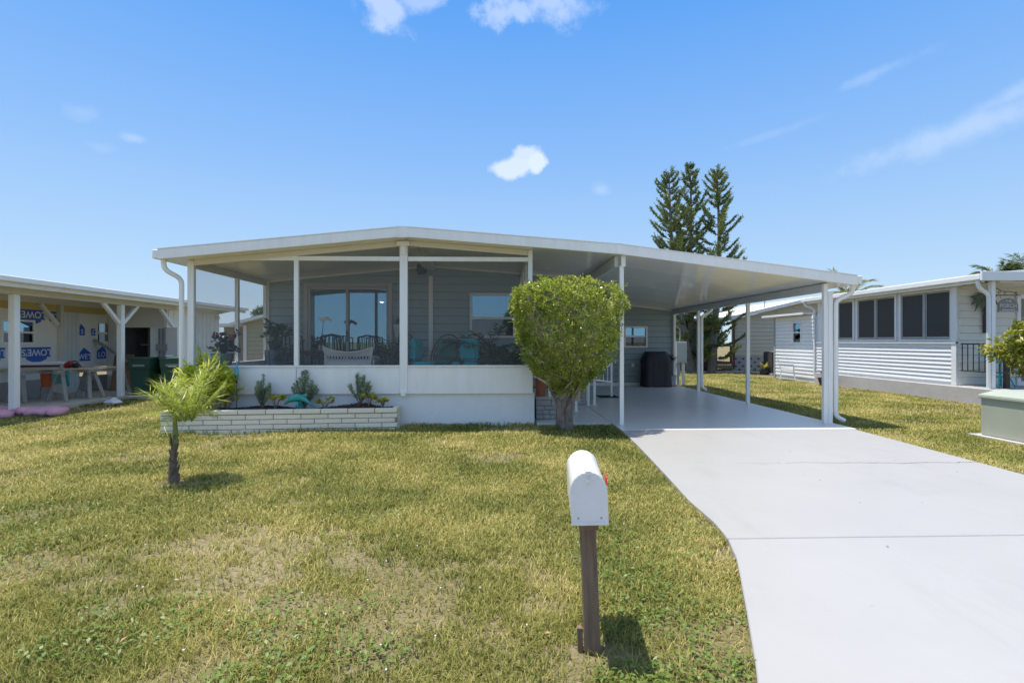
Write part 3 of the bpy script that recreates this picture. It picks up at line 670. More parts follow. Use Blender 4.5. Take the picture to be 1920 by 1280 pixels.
n = 5200; u = rng.uniform(.1, LX - .1, n); v = rng.uniform(.1, .55, n); z = np.array([mulch_z(a, b) for a, b in zip(u, v)]) + rng.uniform(-.002, .012, n)
ch = leaves('bark_chips', MULCH, plt, np.stack([u, v, z], 1), rnd_dirs(n) * [1, 1, .35], rnd_dirs(n) + [0, 0, 1.5], rng.uniform(.02, .055, n), rng.uniform(.008, .02, n), .05); ch['kind'] = 'stuff'

SILVER = leafmat('silver_leaf', [(.20, .26, .15), (.38, .46, .30), (.56, .63, .47), (.70, .76, .62)], .2, .5, 6, .3)
def silver_shrub(loc, h, spread, label, seed):
    r = np.random.RandomState(seed); t = thing('silver_shrub', label, 'shrub', loc, 'silvery shrubs in the brick planter', world=False)
    stems = MB(); P = []; D = []
    for k in range(17):
        az = r.uniform(0, 2 * math.pi); s = spread * math.sqrt(r.rand()); hh = h * (1 - .55 * (s / spread) ** 1.4) * r.uniform(.85, 1.05); e = Vector((math.cos(az) * s, math.sin(az) * s * .8, hh))
        pts = [Vector((0, 0, -.04)), Vector((e.x * .45, e.y * .45, hh * .35)), Vector((e.x * .85, e.y * .85, hh * .7)), e]
        stems.tube(pts, [.007, .005, .004, .002], 5)
        for q in np.linspace(.22, 1, int(30 * hh / .5) + 8):
            i = min(int(q * 3), 2); f = q * 3 - i; p = pts[i].lerp(pts[i + 1], f)
            for s2 in range(3):
                a = r.uniform(0, 6.28); D.append((math.cos(a), math.sin(a), r.uniform(.2, 1.1))); P.append(p)
    stems.build('stems', BARK, t); P = np.array([tuple(p) for p in P]); D = np.array(D); n = len(P)
    leaves('foliage', SILVER, t, P, D, np.tile([0, 0, 1.], (n, 1)) + rnd_dirs(n, r) * .5, r.uniform(.035, .06, n), r.uniform(.018, .028, n)); return t
silver_shrub((-4.08, 8.98, .36), .57, .19, 'silvery green upright shrub nearest the blue glass ornament', 1)
silver_shrub((-3.38, 9.03, .36), .66, .23, 'silvery green upright shrub behind the teal dolphin figure', 2)
silver_shrub((-2.40, 9.03, .42), .62, .20, 'silvery green upright shrub on the mulch mound nearest the planter end', 3)
CROT = leafmat('croton_leaf', [(.20, .32, .03), (.48, .52, .06), (.84, .72, .10), (.90, .56, .16)], .3, .4, 8, .2)
def croton(loc, s, label, seed):
    r = np.random.RandomState(seed); t = thing('croton', label, 'plant', loc, 'small crotons in the brick planter', world=False); stems = MB(); P = []; D = []
    for k in range(9):
        az = r.uniform(0, 6.28); e = Vector((math.cos(az) * s * .75, math.sin(az) * s * .7, s * r.uniform(.6, 1.25))); stems.tube([(0, 0, -.04), e * .5 + Vector((0, 0, .02)), e], [.006, .005, .003], 5)
        for j in range(16):
            a = r.uniform(0, 6.28); P.append(tuple(e + Vector((0, 0, -r.uniform(0, .5) * s * .5)))); D.append((math.cos(a), math.sin(a), r.uniform(-.1, 1.0)))
    stems.build('stems', BARK, t); n = len(P)
    leaves('foliage', CROT, t, np.array(P), np.array(D), np.tile([0, 0, 1.], (n, 1)) + rnd_dirs(n, r) * .4, r.uniform(.05, .085, n), r.uniform(.022, .035, n)); return t
croton((-3.80, 8.84, .36), .17, 'yellow and green croton between the ornament and the dolphin figure', 1)
croton((-2.95, 8.86, .36), .15, 'yellow and orange croton right of the dolphin figure', 2)
croton((-2.22, 8.92, .42), .14, 'greenish yellow croton at the foot of the mulch mound', 3)
croton((-1.98, 8.93, .39), .11, 'smallest orange yellow croton at the planter end', 4)
# big lime green shrub at the planter's left end
LIME = leafmat('lime_leaf', [(.30, .40, .02), (.52, .60, .04), (.70, .76, .07), (.86, .86, .18)], .4, .35, 4, .3)
ls = thing('lime_shrub', 'broad leaved lime green shrub at the left end of the brick planter', 'shrub', (-4.98, 8.84, .33), world=False)
stems = MB(); P = []; D = []; r = np.random.RandomState(5)
for k in range(80):
    az = r.uniform(0, 6.28); s = .56 * math.sqrt(r.rand()); hh = (.80 - .6 * (s / .56) ** 2) * r.uniform(.7, 1.1) + .15
    if k == 0: s, hh, az = .12, 1.0, 2.6
    e = Vector((math.cos(az) * s, math.sin(az) * s * .62, hh)); stems.tube([(e.x * .25, e.y * .25, -.05), e * .6, e], [.012, .009, .005], 5)
    for j in range(34):
        a = r.uniform(0, 6.28); q = r.uniform(.5, 1); P.append(tuple(e * q)); D.append((math.cos(a), math.sin(a), r.uniform(-.1, 1.3)))
stems.build('stems', BARK, ls); n = len(P)
leaves('foliage', LIME, ls, np.array(P), np.array(D), np.tile([0, 0, 1.], (n, 1)) + rnd_dirs(n, r) * .4, r.uniform(.08, .15, n), r.uniform(.042, .068, n), .1, .6)
croton((-4.62, 8.86, .34), .21, 'leafy yellow green plant between the lime shrub and the blue ornament', 9)

# dolphin figure and glass ornament
TEAL = mat('teal_glaze', (.01, .26, .22), .18, (.015, .34, .28), 6, coat=.6)
df = thing('dolphin_figure', 'glossy teal leaping dolphin garden figure on the mulch', 'ornament', (-3.37, 8.82, .35), world=False)
def blob(name, pts, rs, m, par, n=14, sy=1): 
    b = MB().tube(pts, rs, n); return b.build(name, m, par, smooth=True)
ax = [(-.27 + .48 * t, 0, .035 + .155 * math.sin(math.pi * (t * .92 + .06))) for t in np.linspace(0, 1, 14)]
blob('body', ax, [.004, .02, .032, .05, .062, .066, .066, .063, .057, .048, .038, .027, .016, .007], TEAL, df)
MB().add([(.03, -.006, .235), (.11, -.006, .205), (.12, 0, .26), (.03, .006, .235), (.11, .006, .205)], [(0, 1, 2), (4, 3, 2), (0, 2, 3), (1, 4, 2), (0, 3, 4, 1)]).build('dorsal_fin', TEAL, df)
MB().add([(.19, 0, .05), (.28, -.09, .02), (.24, 0, .035), (.28, .09, .02), (.2, 0, .035)], [(0, 1, 2), (0, 2, 3), (4, 2, 1), (4, 3, 2)]).build('tail_fluke', TEAL, df)
for s in (-1, 1): MB().add([(-.07, s * .05, .13), (-.01, s * .05, .12), (.02, s * .12, .03), (-.03, s * .06, .11)], [(0, 1, 2), (0, 2, 3), (1, 3, 2), (0, 3, 1)]).build('flipper', TEAL, df)
MB().lathe([(.09, -.02), (.09, .02), (.06, .05), (.045, .13)], 14).build('base', mat('dark_teal', (.02, .10, .10), .5, (.03, .13, .12), 8), df, smooth=False)
GB = mat('blue_glass', (.02, .26, .42), .08, (.03, .40, .55), 9, coat=.8, spec=.8)
og = thing('glass_ornament', 'blue blown glass teardrop ornament on a thin metal stake', 'ornament', (-4.52, 8.98, .33), world=False)
MB().tube([(0, 0, -.05), (0, 0, .52)], .006, 6).build('stake', BLACKM, og); MB().lathe([(.004, .44), (.02, .455), (.012, .475), (.022, .49), (.006, .5)], 10).build('collar', BLACKM, og)
MB().lathe([(.004, .5), (.02, .525), (.038, .57), (.042, .61), (.036, .66), (.022, .71), (.012, .76), (.014, .79), (.006, .83), (.001, .85)], 16).build('teardrop', GB, og, smooth=True)

# ------------------------------------------------------------------ palms
PALM = leafmat('young_palm_leaf', [(.18, .26, .03), (.33, .41, .05), (.48, .53, .10), (.66, .64, .24)], .4, .4, 5, .25)
def frond(P0, az, L, up, droop, nl, ll, lw, P, D, N_, rach, r, hang=.3):
    """arching rachis with two rows of leaflets"""
    d = Vector((math.cos(az), math.sin(az), 0)); pts = []
    for t in np.linspace(0, 1, 9): pts.append(P0 + d * (L * t * (1 - .15 * t)) + Vector((0, 0, L * (up * t - droop * t * t))))
    rach.tube(pts, list(np.linspace(.012, .002, 9) * (L / .8)), 5); s = Vector((-d.y, d.x, 0))
    for q in np.linspace(.14, .99, nl):
        i = min(int(q * 8), 7); f = q * 8 - i; p = pts[i].lerp(pts[i + 1], f); tan = (pts[i + 1] - pts[i]).normalized()
        for sg in (-1, 1):
            dd = tan * r.uniform(.5, .95) + s * sg * r.uniform(.6, 1.0) + Vector((0, 0, r.uniform(-.35, .25) - hang * .3)); P.append(tuple(p)); D.append(tuple(dd)); N_.append((tan.x * -.3 + r.normal() * .25, tan.y * -.3 + r.normal() * .25, 1))
    return pts
yp = thing('young_palm', 'small young palm with feathery yellow green fronds on the front lawn', 'palm', (-3.5, 5.62, -.03), world=False)
PT = mat('palm_trunk', (.12, .085, .065), .95, (.22, .17, .13), 18, bump=1, bscale=50)
tr = MB().tube([(0, 0, -.05), (.0, 0, .06), (-.012, 0, .16), (-.005, 0, .34), (.012, 0, .44)], [.06, .054, .038, .03, .03], 10); tr.build('trunk', PT, yp)
sp = MB()
for k in range(26):
    a = random.uniform(0, 6.28); z = random.uniform(.02, .44); rr = .046 if z < .14 else .03; d = Vector((math.cos(a), math.sin(a), 0))
    sp.bar(d * rr * .8 + Vector((0, 0, z)), d * (rr + .014) + Vector((0, 0, z + random.uniform(.05, .1))), .022, .008)
sp.build('leaf_bases', PT, yp)
MB().tube([(.012, 0, .42), (.015, 0, .55), (.01, 0, .70)], [.03, .026, .02], 8).build('crownshaft', mat('crownshaft', (.16, .20, .05), .6, (.24, .26, .08), 8), yp)
P = []; D = []; N_ = []; rach = MB(); r = np.random.RandomState(8)
for k in range(34):
    az = k * 2.4 + r.uniform(-.3, .3); frond(Vector((.05 + .07 * (k % 3), 0, .66)), az, r.uniform(.20, .42), r.uniform(.8, 2.5), r.uniform(.3, .9), 30, .2, .01, P, D, N_, rach, r)
n = len(P); leaves('fronds', PALM, yp, np.array(P), np.array(D), np.array(N_), r.uniform(.12, .25, n), r.uniform(.005, .009, n), -.05, .4); rach.build('frond_stems', PALM, yp)
def big_palm(loc, h, L, nf, label, seed, cols, yell=False):
    r = np.random.RandomState(seed); t = thing('palm_tree', label, 'palm', loc, 'palms behind the neighbouring home', world=False)
    MB().tube([(0, 0, -.1), (.05, 0, h * .5), (0, 0, h)], [.2, .15, .14], 10).build('trunk', PT, t)
    P = []; D = []; N_ = []; rach = MB()
    for k in range(nf): frond(Vector((0, 0, h)), k * 2.4 + r.uniform(-.2, .2), L * r.uniform(.8, 1.1), r.uniform(.2, 1.2), r.uniform(.25, .8), 46, 0, 0, P, D, N_, rach, r)
    n = len(P); m = leafmat('palm_leaf_' + cols[0], cols[1], .3, .45, 1, .3); leaves('fronds', m, t, np.array(P), np.array(D), np.array(N_), r.uniform(.25, .5, n), r.uniform(.03, .05, n), .02, .4); rach.build('frond_stems', m, t)
big_palm((19.3, 27, 0), 4.0, 1.7, 20, 'palm with stiff grey green fronds rising behind the carport roof end', 4, ('grey', [(.12, .16, .09), (.2, .24, .12), (.32, .32, .12), (.45, .36, .08)]))
DG = ('dark', [(.05, .09, .03), (.10, .15, .05), (.18, .22, .08), (.25, .27, .12)])
big_palm((24.6, 24, 0), 4.6, 1.15, 46, 'dense dark green palm crown above the white home roof, left of two', 5, DG)
big_palm((27.0, 24.6, 0), 4.85, 1.25, 46, 'dense dark green palm crown above the white home roof, right of two', 6, DG)

# ------------------------------------------------------------------ clipped topiary tree
tp = thing('topiary_tree', 'clipped leafy shrub tree with broad crown on a gnarled trunk', 'tree', (1.18, 8.62, -.03), world=False)
r = np.random.RandomState(21)
def crown_r(z, az):
    """radius of the clipped crown at height z (local) and azimuth"""
    zz = np.array([.52, .79, .95, 1.19, 1.39, 1.6, 1.85, 2.1, 2.30, 2.44, 2.55]); rr = np.array([.14, .32, .54, .73, .80, .85, .90, .93, .92, .84, .42])
    return np.interp(z, zz, rr)
SQ = .74   # crown is less deep than wide
def crown_pts(n, shell):
    z = r.uniform(.62, 2.6, int(n * 1.1)); az = r.uniform(0, 2 * math.pi, len(z)); R0 = crown_r(z, az)
    w = r.rand(len(z)) < np.clip(R0 / .98, .1, 1); z, az, R0 = z[w], az[w], R0[w]
    f = (1 - np.abs(r.normal(size=len(z))) * shell); P = np.stack([np.cos(az), np.sin(az) * SQ, z], 1)
    lump = 1 + .22 * (vnoise(P * [1, 1, 1], 3.2, 4) - .5) + .16 * (vnoise(P, 8, 5) - .5)
    rad = R0 * lump * np.clip(f, .05, 1.06)
    Q = np.stack([np.cos(az) * rad + .03, np.sin(az) * rad * SQ, z + .05 * (vnoise(P, 5, 9) - .5)], 1); return Q, np.stack([np.cos(az), np.sin(az), np.full(len(z), .35)], 1)
def clump(Q, O, per, rad):
    n = len(Q); k = np.repeat(np.arange(n), per); d = rnd_dirs(n * per, r); return Q[k] + d * rad * r.rand(n * per, 1), O[k]
Q, O = crown_pts(5200, .10)
gap = vnoise(Q, 4.5, 14); keep = r.rand(len(Q)) < np.clip((gap - .33) * 5 + .30, .06, 1); Q, O = Q[keep], O[keep]
Qi, Oi = crown_pts(1900, .45); Q = np.concatenate([Q, Qi]); O = np.concatenate([O, Oi])
P, O2 = clump(Q, O, 7, .06)
SH, SO = crown_pts(420, .02); sh_p = []; sh_o = []          # stray shoots past the clipped outline
for q, o_ in zip(SH, SO):
    if r.rand() < .55: continue
    dv = unit(np.array(o_) * [1, .8, 1] + r.normal(size=3) * .35 + [0, 0, .4]); ln_ = r.uniform(.05, .16)
    for w in np.linspace(.1, 1, 9): sh_p.append(q + dv * ln_ * w + r.normal(size=3) * .008); sh_o.append(o_)
P = np.concatenate([P, np.array(sh_p)]); O2 = np.concatenate([O2, np.array(sh_o)])
D = unit(O2) * .6 + rnd_dirs(len(P), r) * .8 + [0, 0, .35]; n = len(P)
TOPI = leafmat('topiary_leaf', [(.05, .10, .012), (.18, .26, .025), (.36, .43, .05), (.55, .59, .12), (.82, .78, .42)], .45, .3, 6.0, .42, .6)
leaves('crown', TOPI, tp, P, D, rnd_dirs(n, r) + [0, -.2, 1.], r.uniform(.03, .058, n), r.uniform(.016, .028, n), .1)
tb = MB()
tb.tube([(-.0, 0, -.05), (-.03, 0, .12), (-.06, .02, .3), (-.02, .0, .5), (.08, 0, .72)], [.12, .085, .072, .062, .045], 9)
tb.tube([(.05, -.02, -.05), (.06, -.03, .15), (.05, -.03, .35), (.12, -.02, .55), (.22, 0, .8)], [.105, .07, .062, .05, .035], 9)
tb.tube([(-.05, .02, .0), (-.1, .02, .25), (-.1, .0, .45), (-.25, .0, .75)], [.09, .07, .055, .035], 8)
tb.build('trunk', mat('topiary_bark', (.10, .075, .058), .95, (.27, .22, .18), 16, bump=1, bscale=30, stretch=(1, 1, .5)), tp, smooth=True)
tw = MB()
for k in range(150):
    az = r.uniform(0, 6.28); z = r.uniform(1.0, 2.45); R1 = float(crown_r(z, 0)) * r.uniform(.8, .98); s = Vector((r.uniform(-.2, .25), 0, r.uniform(.5, .85))); e = Vector((math.cos(az) * R1 + .03, math.sin(az) * R1 * SQ, z)); m_ = s.lerp(e, .5) + Vector((r.normal() * .06, r.normal() * .06, .08)); m2 = s.lerp(e, .8) + Vector((r.normal() * .05, r.normal() * .05, .05))
    tw.tube([s, m_, m2, e], [.018, .011, .006, .003], 5)
tw.build('branches', mat('twig', (.34, .29, .21), .9, (.45, .40, .30), 20), tp)

# ------------------------------------------------------------------ three tall pines
PINE = leafmat('pine_needles', [(.05, .10, .04), (.11, .17, .055), (.19, .235, .06), (.32, .30, .08)], .2, .5, .9, .45)
PBARK = mat('pine_bark', (.13, .115, .10), .95, (.22, .20, .18), 8, bump=.8, bscale=30)
def pine(loc, topv, label, seed, h, rmax, lean):
    r = np.random.RandomState(seed); t = thing('pine_tree', label, 'tree', loc, 'tall layered pines beyond the carport', world=False)
    tx = lambda z: Vector((lean[0] * (z / h) ** .8 + .12 * math.sin(z * .5 + seed), lean[1] * (z / h), z))
    zs = np.linspace(-.1, h, 14); MB().tube([tx(max(z, 0)) + Vector((0, 0, min(z, 0))) for z in zs], list(np.interp(zs, [-.1, .5, h], [.24, .19, .02])), 9).build('trunk', PBARK, t)
    br = MB(); P = []; D = []; N_ = []
    z = .7
    while z < h - .05:
        f = z / h; Rz = rmax * (np.interp(f, [0, .1, .3, .5, .75, .93, 1], [.75, 1.0, 1.0, .92, .66, .36, .08])); nb = 5; ph = r.uniform(0, 6.28)
        for k in range(nb):
            if r.rand() < .16: continue
            az = ph + 2 * math.pi * k / nb + r.uniform(-.15, .15); L = Rz * r.uniform(.6, 1.25); up_r = r.uniform(-.22, .22); d = Vector((math.cos(az), math.sin(az), 0)); s = Vector((-d.y, d.x, 0)); p0 = tx(z)
            up = np.interp(f, [0, .3, 1], [.10, .34, .75]); pts = [p0 + d * (L * q) + Vector((0, 0, L * ((up + up_r) * q + .18 * q * q - .1 * math.sin(q * 3.1)))) for q in np.linspace(0, 1, 6)]
            br.tube(pts, [.03, .024, .018, .013, .009, .005], 4)
            m = max(6, int(L * 23))
            for q in np.linspace(.25, 1, m):
                i = min(int(q * 5), 4); p = pts[i].lerp(pts[i + 1], q * 5 - i); tan = (pts[i + 1] - pts[i]).normalized()
                for sg in (-1, 1):
                    bl = r.uniform(.09, .22) * np.interp(f, [0, .8, 1], [1.1, 1, .6]); dd = (tan * .95 + s * sg * r.uniform(.3, .9) + Vector((0, 0, r.uniform(-.1, .45)))).normalized()
                    for w in np.linspace(0, 1, 4):       # short spiky needles clothing the cord-like branchlet
                        for c in range(2):
                            rd = Vector(r.normal(size=3)) * .75; P.append(tuple(p + dd * bl * w)); D.append(tuple(dd + rd * .8)); N_.append(tuple(r.normal(size=3)))
        z += np.interp(f, [0, .5, 1], [.50, .45, .26]) * r.uniform(.8, 1.2)
    br.build('branches', PBARK, t); n = len(P); P = np.array(P); r2 = np.random.RandomState(seed + 50)
    leaves('needles', PINE, t, P, np.array(D), np.array(N_), r2.uniform(.08, .14, n), r2.uniform(.03, .048, n), .05)
pine((9.55, 24.7, -.03), None, 'pine with the leftmost of three tall crowns behind the carport', 2, 9.85, 1.25, (-1.12, 0))
pine((10.1, 25.3, -.03), None, 'middle and tallest of the three pines behind the carport', 3, 10.35, 1.2, (-.42, 0))
pine((10.75, 24.7, -.03), None, 'pine with the rightmost of three tall crowns behind the carport', 5, 10.0, 1.35, (.22, 0))
# ------------------------------------------------------------------ left neighbour under renovation
ln = thing('neighbour_home', 'white neighbouring home under renovation with open carport and exposed house wrap', 'house', (-12, 14, 0))
LW = mat('neighbour_white', (.86, .86, .82), .5, (.81, .81, .77), 4)
LC = mat('neighbour_soffit', (.74, .71, .62), .7, (.68, .65, .57), 3)
WRAP = mat('house_wrap', (.86, .83, .78), .6, (.81, .78, .73), 2.5, bump=.25, bscale=6)
YEL = mat('yellow_board', (.66, .50, .18), .7, (.60, .45, .16), 4)
BLU = mat('wrap_blue', (.03, .13, .52), .5, (.025, .12, .46), 10)
PRN = mat('wrap_print_white', (.75, .75, .75), .6)
METS = mat('ribbed_metal', (.74, .76, .74), .45, (.69, .71, .69), 4)
MB().box(-16, -9.72, 10.1, 19.6, -.06, .06).build('slab', mat('rough_concrete', (.52, .47, .39), .9, (.43, .39, .33), 3, bump=.4), ln)
MB().box(-9.718, -8.88, 13.65, 16.1, -.06, .05).build('slab', mat('rough_concrete', (0, 0, 0)), ln)
MB().prism([(-16, 2.83), (-9.62, 2.63), (-9.62, 2.77), (-16, 2.98)], 'y', 7.5, 19.6).build('roof', LC, ln)
MB().box(-9.618, -9.55, 7.5, 19.65, 2.58, 2.785).build('fascia', LW, ln, bevel=.006)
MB().box(-9.55, -9.44, 7.5, 19.65, 2.67, 2.78).build('gutter', LW, ln, bevel=.01)
MB().box(-10.0, -9.88, 7.5, 16.0, 2.47, 2.635).build('beam', mat('neighbour_beam', (.66, .62, .52), .6, (.6, .57, .48), 5), ln)
for y in (10.78, 13.75): MB().box(-10.01, -9.88, y - .065, y + .065, .05, 2.469).build('post', LW, ln, bevel=.006)
def brace(a, b): MB().bar(a, b, .08, .08).build('brace', LW, ln)
brace((-9.945, 13.69, 1.98), (-9.945, 13.12, 2.50)); brace((-9.945, 13.81, 1.98), (-9.945, 14.4, 2.50)); brace((-9.97, 15.95, 1.96), (-9.97, 15.35, 2.50))
# wrapped wall
XW = -12.0
core_wall(ln, WRAP, 'x', XW - .1, XW, 9.0, 16.0, .75, 2.32, [(12.7, 13.5, 1.48, 2.0), (15.62, 16.0, 1.5, 2.05)], name='wrapped_wall')
MB().box(XW - .1, XW + .01, 9.0, 16.0, 2.322, 2.52).build('yellow_band', YEL, ln)
MB().box(XW - .02, XW + .06, 9.0, 16.0, 2.50, 2.70).build('wall_header', LC, ln)
MB().box(XW - .1, XW + .03, 9.0, 14.28, .50, .95).build('base_board', LW, ln, bevel=.01)
MB().box(XW - .1, XW + .02, 9.0, 16.0, .06, .49).build('skirting', mat('skirting', (.42, .41, .38), .8, (.36, .35, .33), 6), ln)
MB().box(XW - .02, XW + .10, 14.24, 14.34, .06, 2.49).build('post', LC, ln); brace((XW + .06, 14.2, 1.95), (XW + .06, 13.65, 2.49))
for k in range(9):
    y = 14.36 + k * .067; MB().box(XW + .005, XW + (.035 if k % 2 else .022), y, y + .062, .06, 2.32).build('siding_rib', METS, ln)
for y0, y1, z0, z1, mr_ in ((12.7, 13.5, 1.48, 2.0, 1.73), (15.62, 16.0, 1.5, 2.05, 1.76)):
    w = MB(); t = .05
    for a, b, c, d in ((y0 - t, y0, z0 - t, z1 + t), (y1, y1 + t, z0 - t, z1 + t), (y0, y1, z1, z1 + t), (y0, y1, z0 - t, z0), (y0, y1, mr_ - .025, mr_ + .025)): w.box(XW - .05, XW + .035, a, b, c, d)
    w = w.build('window', LW, ln)
    MB().add([(XW - .03, y0, mr_), (XW - .03, y1, mr_), (XW - .03, y1, z1), (XW - .03, y0, z1)], [(0, 1, 2, 3)]).build('pane', GLASS, w)
    MB().add([(XW - .03, y0, z0), (XW - .03, y1, z0), (XW - .03, y1, mr_), (XW - .03, y0, mr_)], [(0, 1, 2, 3)]).build('pane', DGLASS, w)
MB().box(XW - .4, XW - .37, 12, 16.2, .8, 2.3).build('room', DARK, ln)
TXT = {}
def wrap_logo(y, z, s, flip, txt, clip=None):
    """printed blue emblem on the wall sheet; flip turns it upside down as the sheet was hung"""
    g_ = -1 if flip else 1
    y0, y1 = y - .42 * s, y + .42 * s
    if clip: y0, y1 = max(y0, clip[0]), min(y1, clip[1])
    pts = [(y0, z - .13 * s * g_), (y1, z - .13 * s * g_), (y1, z + .13 * s * g_)]
    for yy, zz in ((.30, .13), (.30, .18), (0, .30), (-.30, .18), (-.30, .13)):
        q = y + yy * s
        if y0 < q < y1 and y0 < y - .05 and y1 > y + .05: pts.append((q, z + zz * s * g_))
    pts.append((y0, z + .13 * s * g_))
    o = MB().prism(pts, 'x', XW + .001, XW + .005).build('wrap_print', BLU, ln)
    me = TXT.setdefault((txt, s), text_mesh(txt, .24 * s, PRN, 'wrap_lettering', .0015))
    t = link('wrap_lettering', me, o); M = Matrix(((0, 0, 1), (1, 0, 0), (0, 1, 0))).to_4x4()
    if flip: M = M @ Matrix.Rotation(math.pi, 4, 'Z')
    t.matrix_basis = Matrix.Translation((XW + .0075, (y0 + y1) / 2, z)) @ M
wrap_logo(13.45, 2.20, 1.0, True, "LOWE'S", (12.55, 14.0)); wrap_logo(13.62, 1.22, 1.0, True, "LOWE'S", (13.12, 14.12)); wrap_logo(12.35, 1.22, 1.0, True, "LOWE'S"); wrap_logo(14.35, 2.18, 1.0, True, "LO", (14.0, 14.22)); wrap_logo(12.2, 2.2, 1.0, True, "LOWE'S", (11.8, 12.5))
wrap_logo(15.03, 1.78, .8, False, "S", (14.97, 15.17)); wrap_logo(15.55, 1.78, .8, False, "LO", (15.40, 15.56)); wrap_logo(15.14, 1.05, .9, False, "WE'S", (14.97, 15.38)); wrap_logo(15.85, 1.10, .9, False, "LO", (15.62, 15.98))
# storage room: front wall with an open closet, side wall
core_wall(ln, mat('storage_wall', (.74, .72, .66), .7, (.69, .67, .62), 4), 'y', 16.0, 16.08, XW, -10.2, .06, 2.66, [(-11.5, -10.66, .10, 1.93)], 'storage_wall')
MB().box(-10.28, -10.2, 16.081, 19.0, .06, 2.64).build('storage_side', LW, ln)
MB().box(-10.25, -10.16, 15.97, 15.999, .06, 2.5).build('corner_trim', LW, ln)
for k in range(11): MB().box(-10.2, -10.185, 16.1 + k * .26, 16.335 + k * .26, .08, 2.5).build('siding_rib', LW, ln)
cl = MB(); cl.box(-11.6, -10.5, 17.2, 17.25, .06, 2.0).box(-11.62, -11.58, 16.085, 17.2, .06, 2.0).box(-10.52, -10.48, 16.085, 17.2, .06, 2.0).box(-11.6, -10.5, 16.09, 17.2, 1.96, 2.0); cl.build('closet', mat('closet_grey', (.20, .20, .20), .9, (.15, .15, .15), 4), ln)
for k in range(4): MB().box(-11.5 + k * .26, -11.46 + k * .26, 17.14, 17.19, .06, 1.9).build('stud', mat('stud', (.5, .47, .42), .8), ln)
MB().box(-11.45, -10.7, 16.7, 17.1, 1.38, 1.41).build('shelf', mat('stud', (0, 0, 0)), ln)
MB().bar((-11.0, 17.0, 1.0), (-10.72, 16.75, 1.34), .04, .04).build('shelf_bracket', DARK, ln)
d1 = MB().box(-10.655, -10.26, 15.955, 15.995, .1, 1.93).build('closet_door', LW, ln, bevel=.004)
d2 = MB().bar((-10.17, 15.93, 1.015), (-9.74, 15.83, 1.015), .03, 1.83).build('closet_door', LW, ln)
MB().bar((-10.2, 15.90, 1.015), (-10.15, 15.90, 1.015), .03, 1.83).build('door_edge', GREY, ln)
for x in (-10.36, -10.26): MB().box(x - .02, x + .02, 15.9, 15.95, .7, 1.9).build('door_batten', SAWW, ln)
MB().box(-10.42, -10.1, 15.86, 15.9, 1.22, 1.42).build('door_lock_bar', SAWW, ln)
MB().lathe([(.05, 0), (.06, .05), (.04, .12), (.01, .14)], 10, (-10.1, 18.75, 2.3)).build('wall_lamp', LW, ln)
MB().prism([(-10.2, 2.5), (-9.65, 2.62), (-10.2, 2.64)], 'y', 18.9, 19.0).build('gable_trim', LW, ln)

# wheeled bins
BIN = mat('bin_green', (.012, .055, .035), .45, (.018, .07, .045), 5, bump=.05)
def bin_(loc, rz, label):
    t = thing('wheeled_bin', label, 'bin', loc, 'green bins beside the neighbouring carport', world=False); t.rotation_euler = (0, 0, R(rz))
    v = []
    for z, w, d in ((0, .23, .25), (.72, .28, .31), (.74, .30, .335), (.98, .31, .35)): v += [(-w, -d, z), (w, -d, z), (w, d, z), (-w, d, z)]
    f = [(3, 2, 1, 0)] + [(i * 4 + k, i * 4 + (k + 1) % 4, i * 4 + 4 + (k + 1) % 4, i * 4 + 4 + k) for i in range(3) for k in range(4)]
    MB().add(v, f).build('body', BIN, t, bevel=.02, seg=2)
    MB().prism([(-.37, .985), (.36, .985), (.36, 1.01), (.1, 1.06), (-.25, 1.05), (-.37, 1.02)], 'x', -.325, .325).build('lid', BIN, t, bevel=.012, seg=2)
    MB().tube([(-.28, .36, .93), (.28, .36, .93)], .016, 8).build('handle', BIN, t)
    MB().box(-.16, .16, -.352, -.334, .80, .86).build('grip_bar', mat('bin_grey', (.2, .23, .22), .5), t); MB().box(-.17, .17, -.275, -.262, .32, .37).build('catch_bar', GREY, t)
    for s in (-1, 1):
        wv = MB(); wv.lathe([(.02, -.025), (.11, -.025), (.12, -.015), (.12, .015), (.11, .025), (.02, .025)], 16); wv.v = [(z + s * .25, y + .24, x + .1) for x, y, z in wv.v]; wv.build('wheel', BLACKM, t)
    return t
b1 = bin_((-9.60, 14.2, .05), 4, 'dark green wheeled bin nearest the braced white post, front face shown')
b2 = bin_((-9.05, 14.45, .05), 32, 'dark green wheeled bin with a white emblem, turned sideways behind the palm')
b1.scale = b2.scale = (.92, .92, .97)
em = MB().add([(-.10, -.352, .78), (.10, -.352, .78), (.10, -.352, .80), (-.10, -.352, .80), (-.06, -.352, .80), (-.01, -.352, .80), (-.02, -.352, .86), (-.045, -.352, .83)], [(0, 1, 2, 3), (4, 5, 6, 7)]).build('emblem', PRN, b2)
MB().box(-.16, .02, -.10, .1, 1.062, 1.10).build('scrap', PRN, b2)

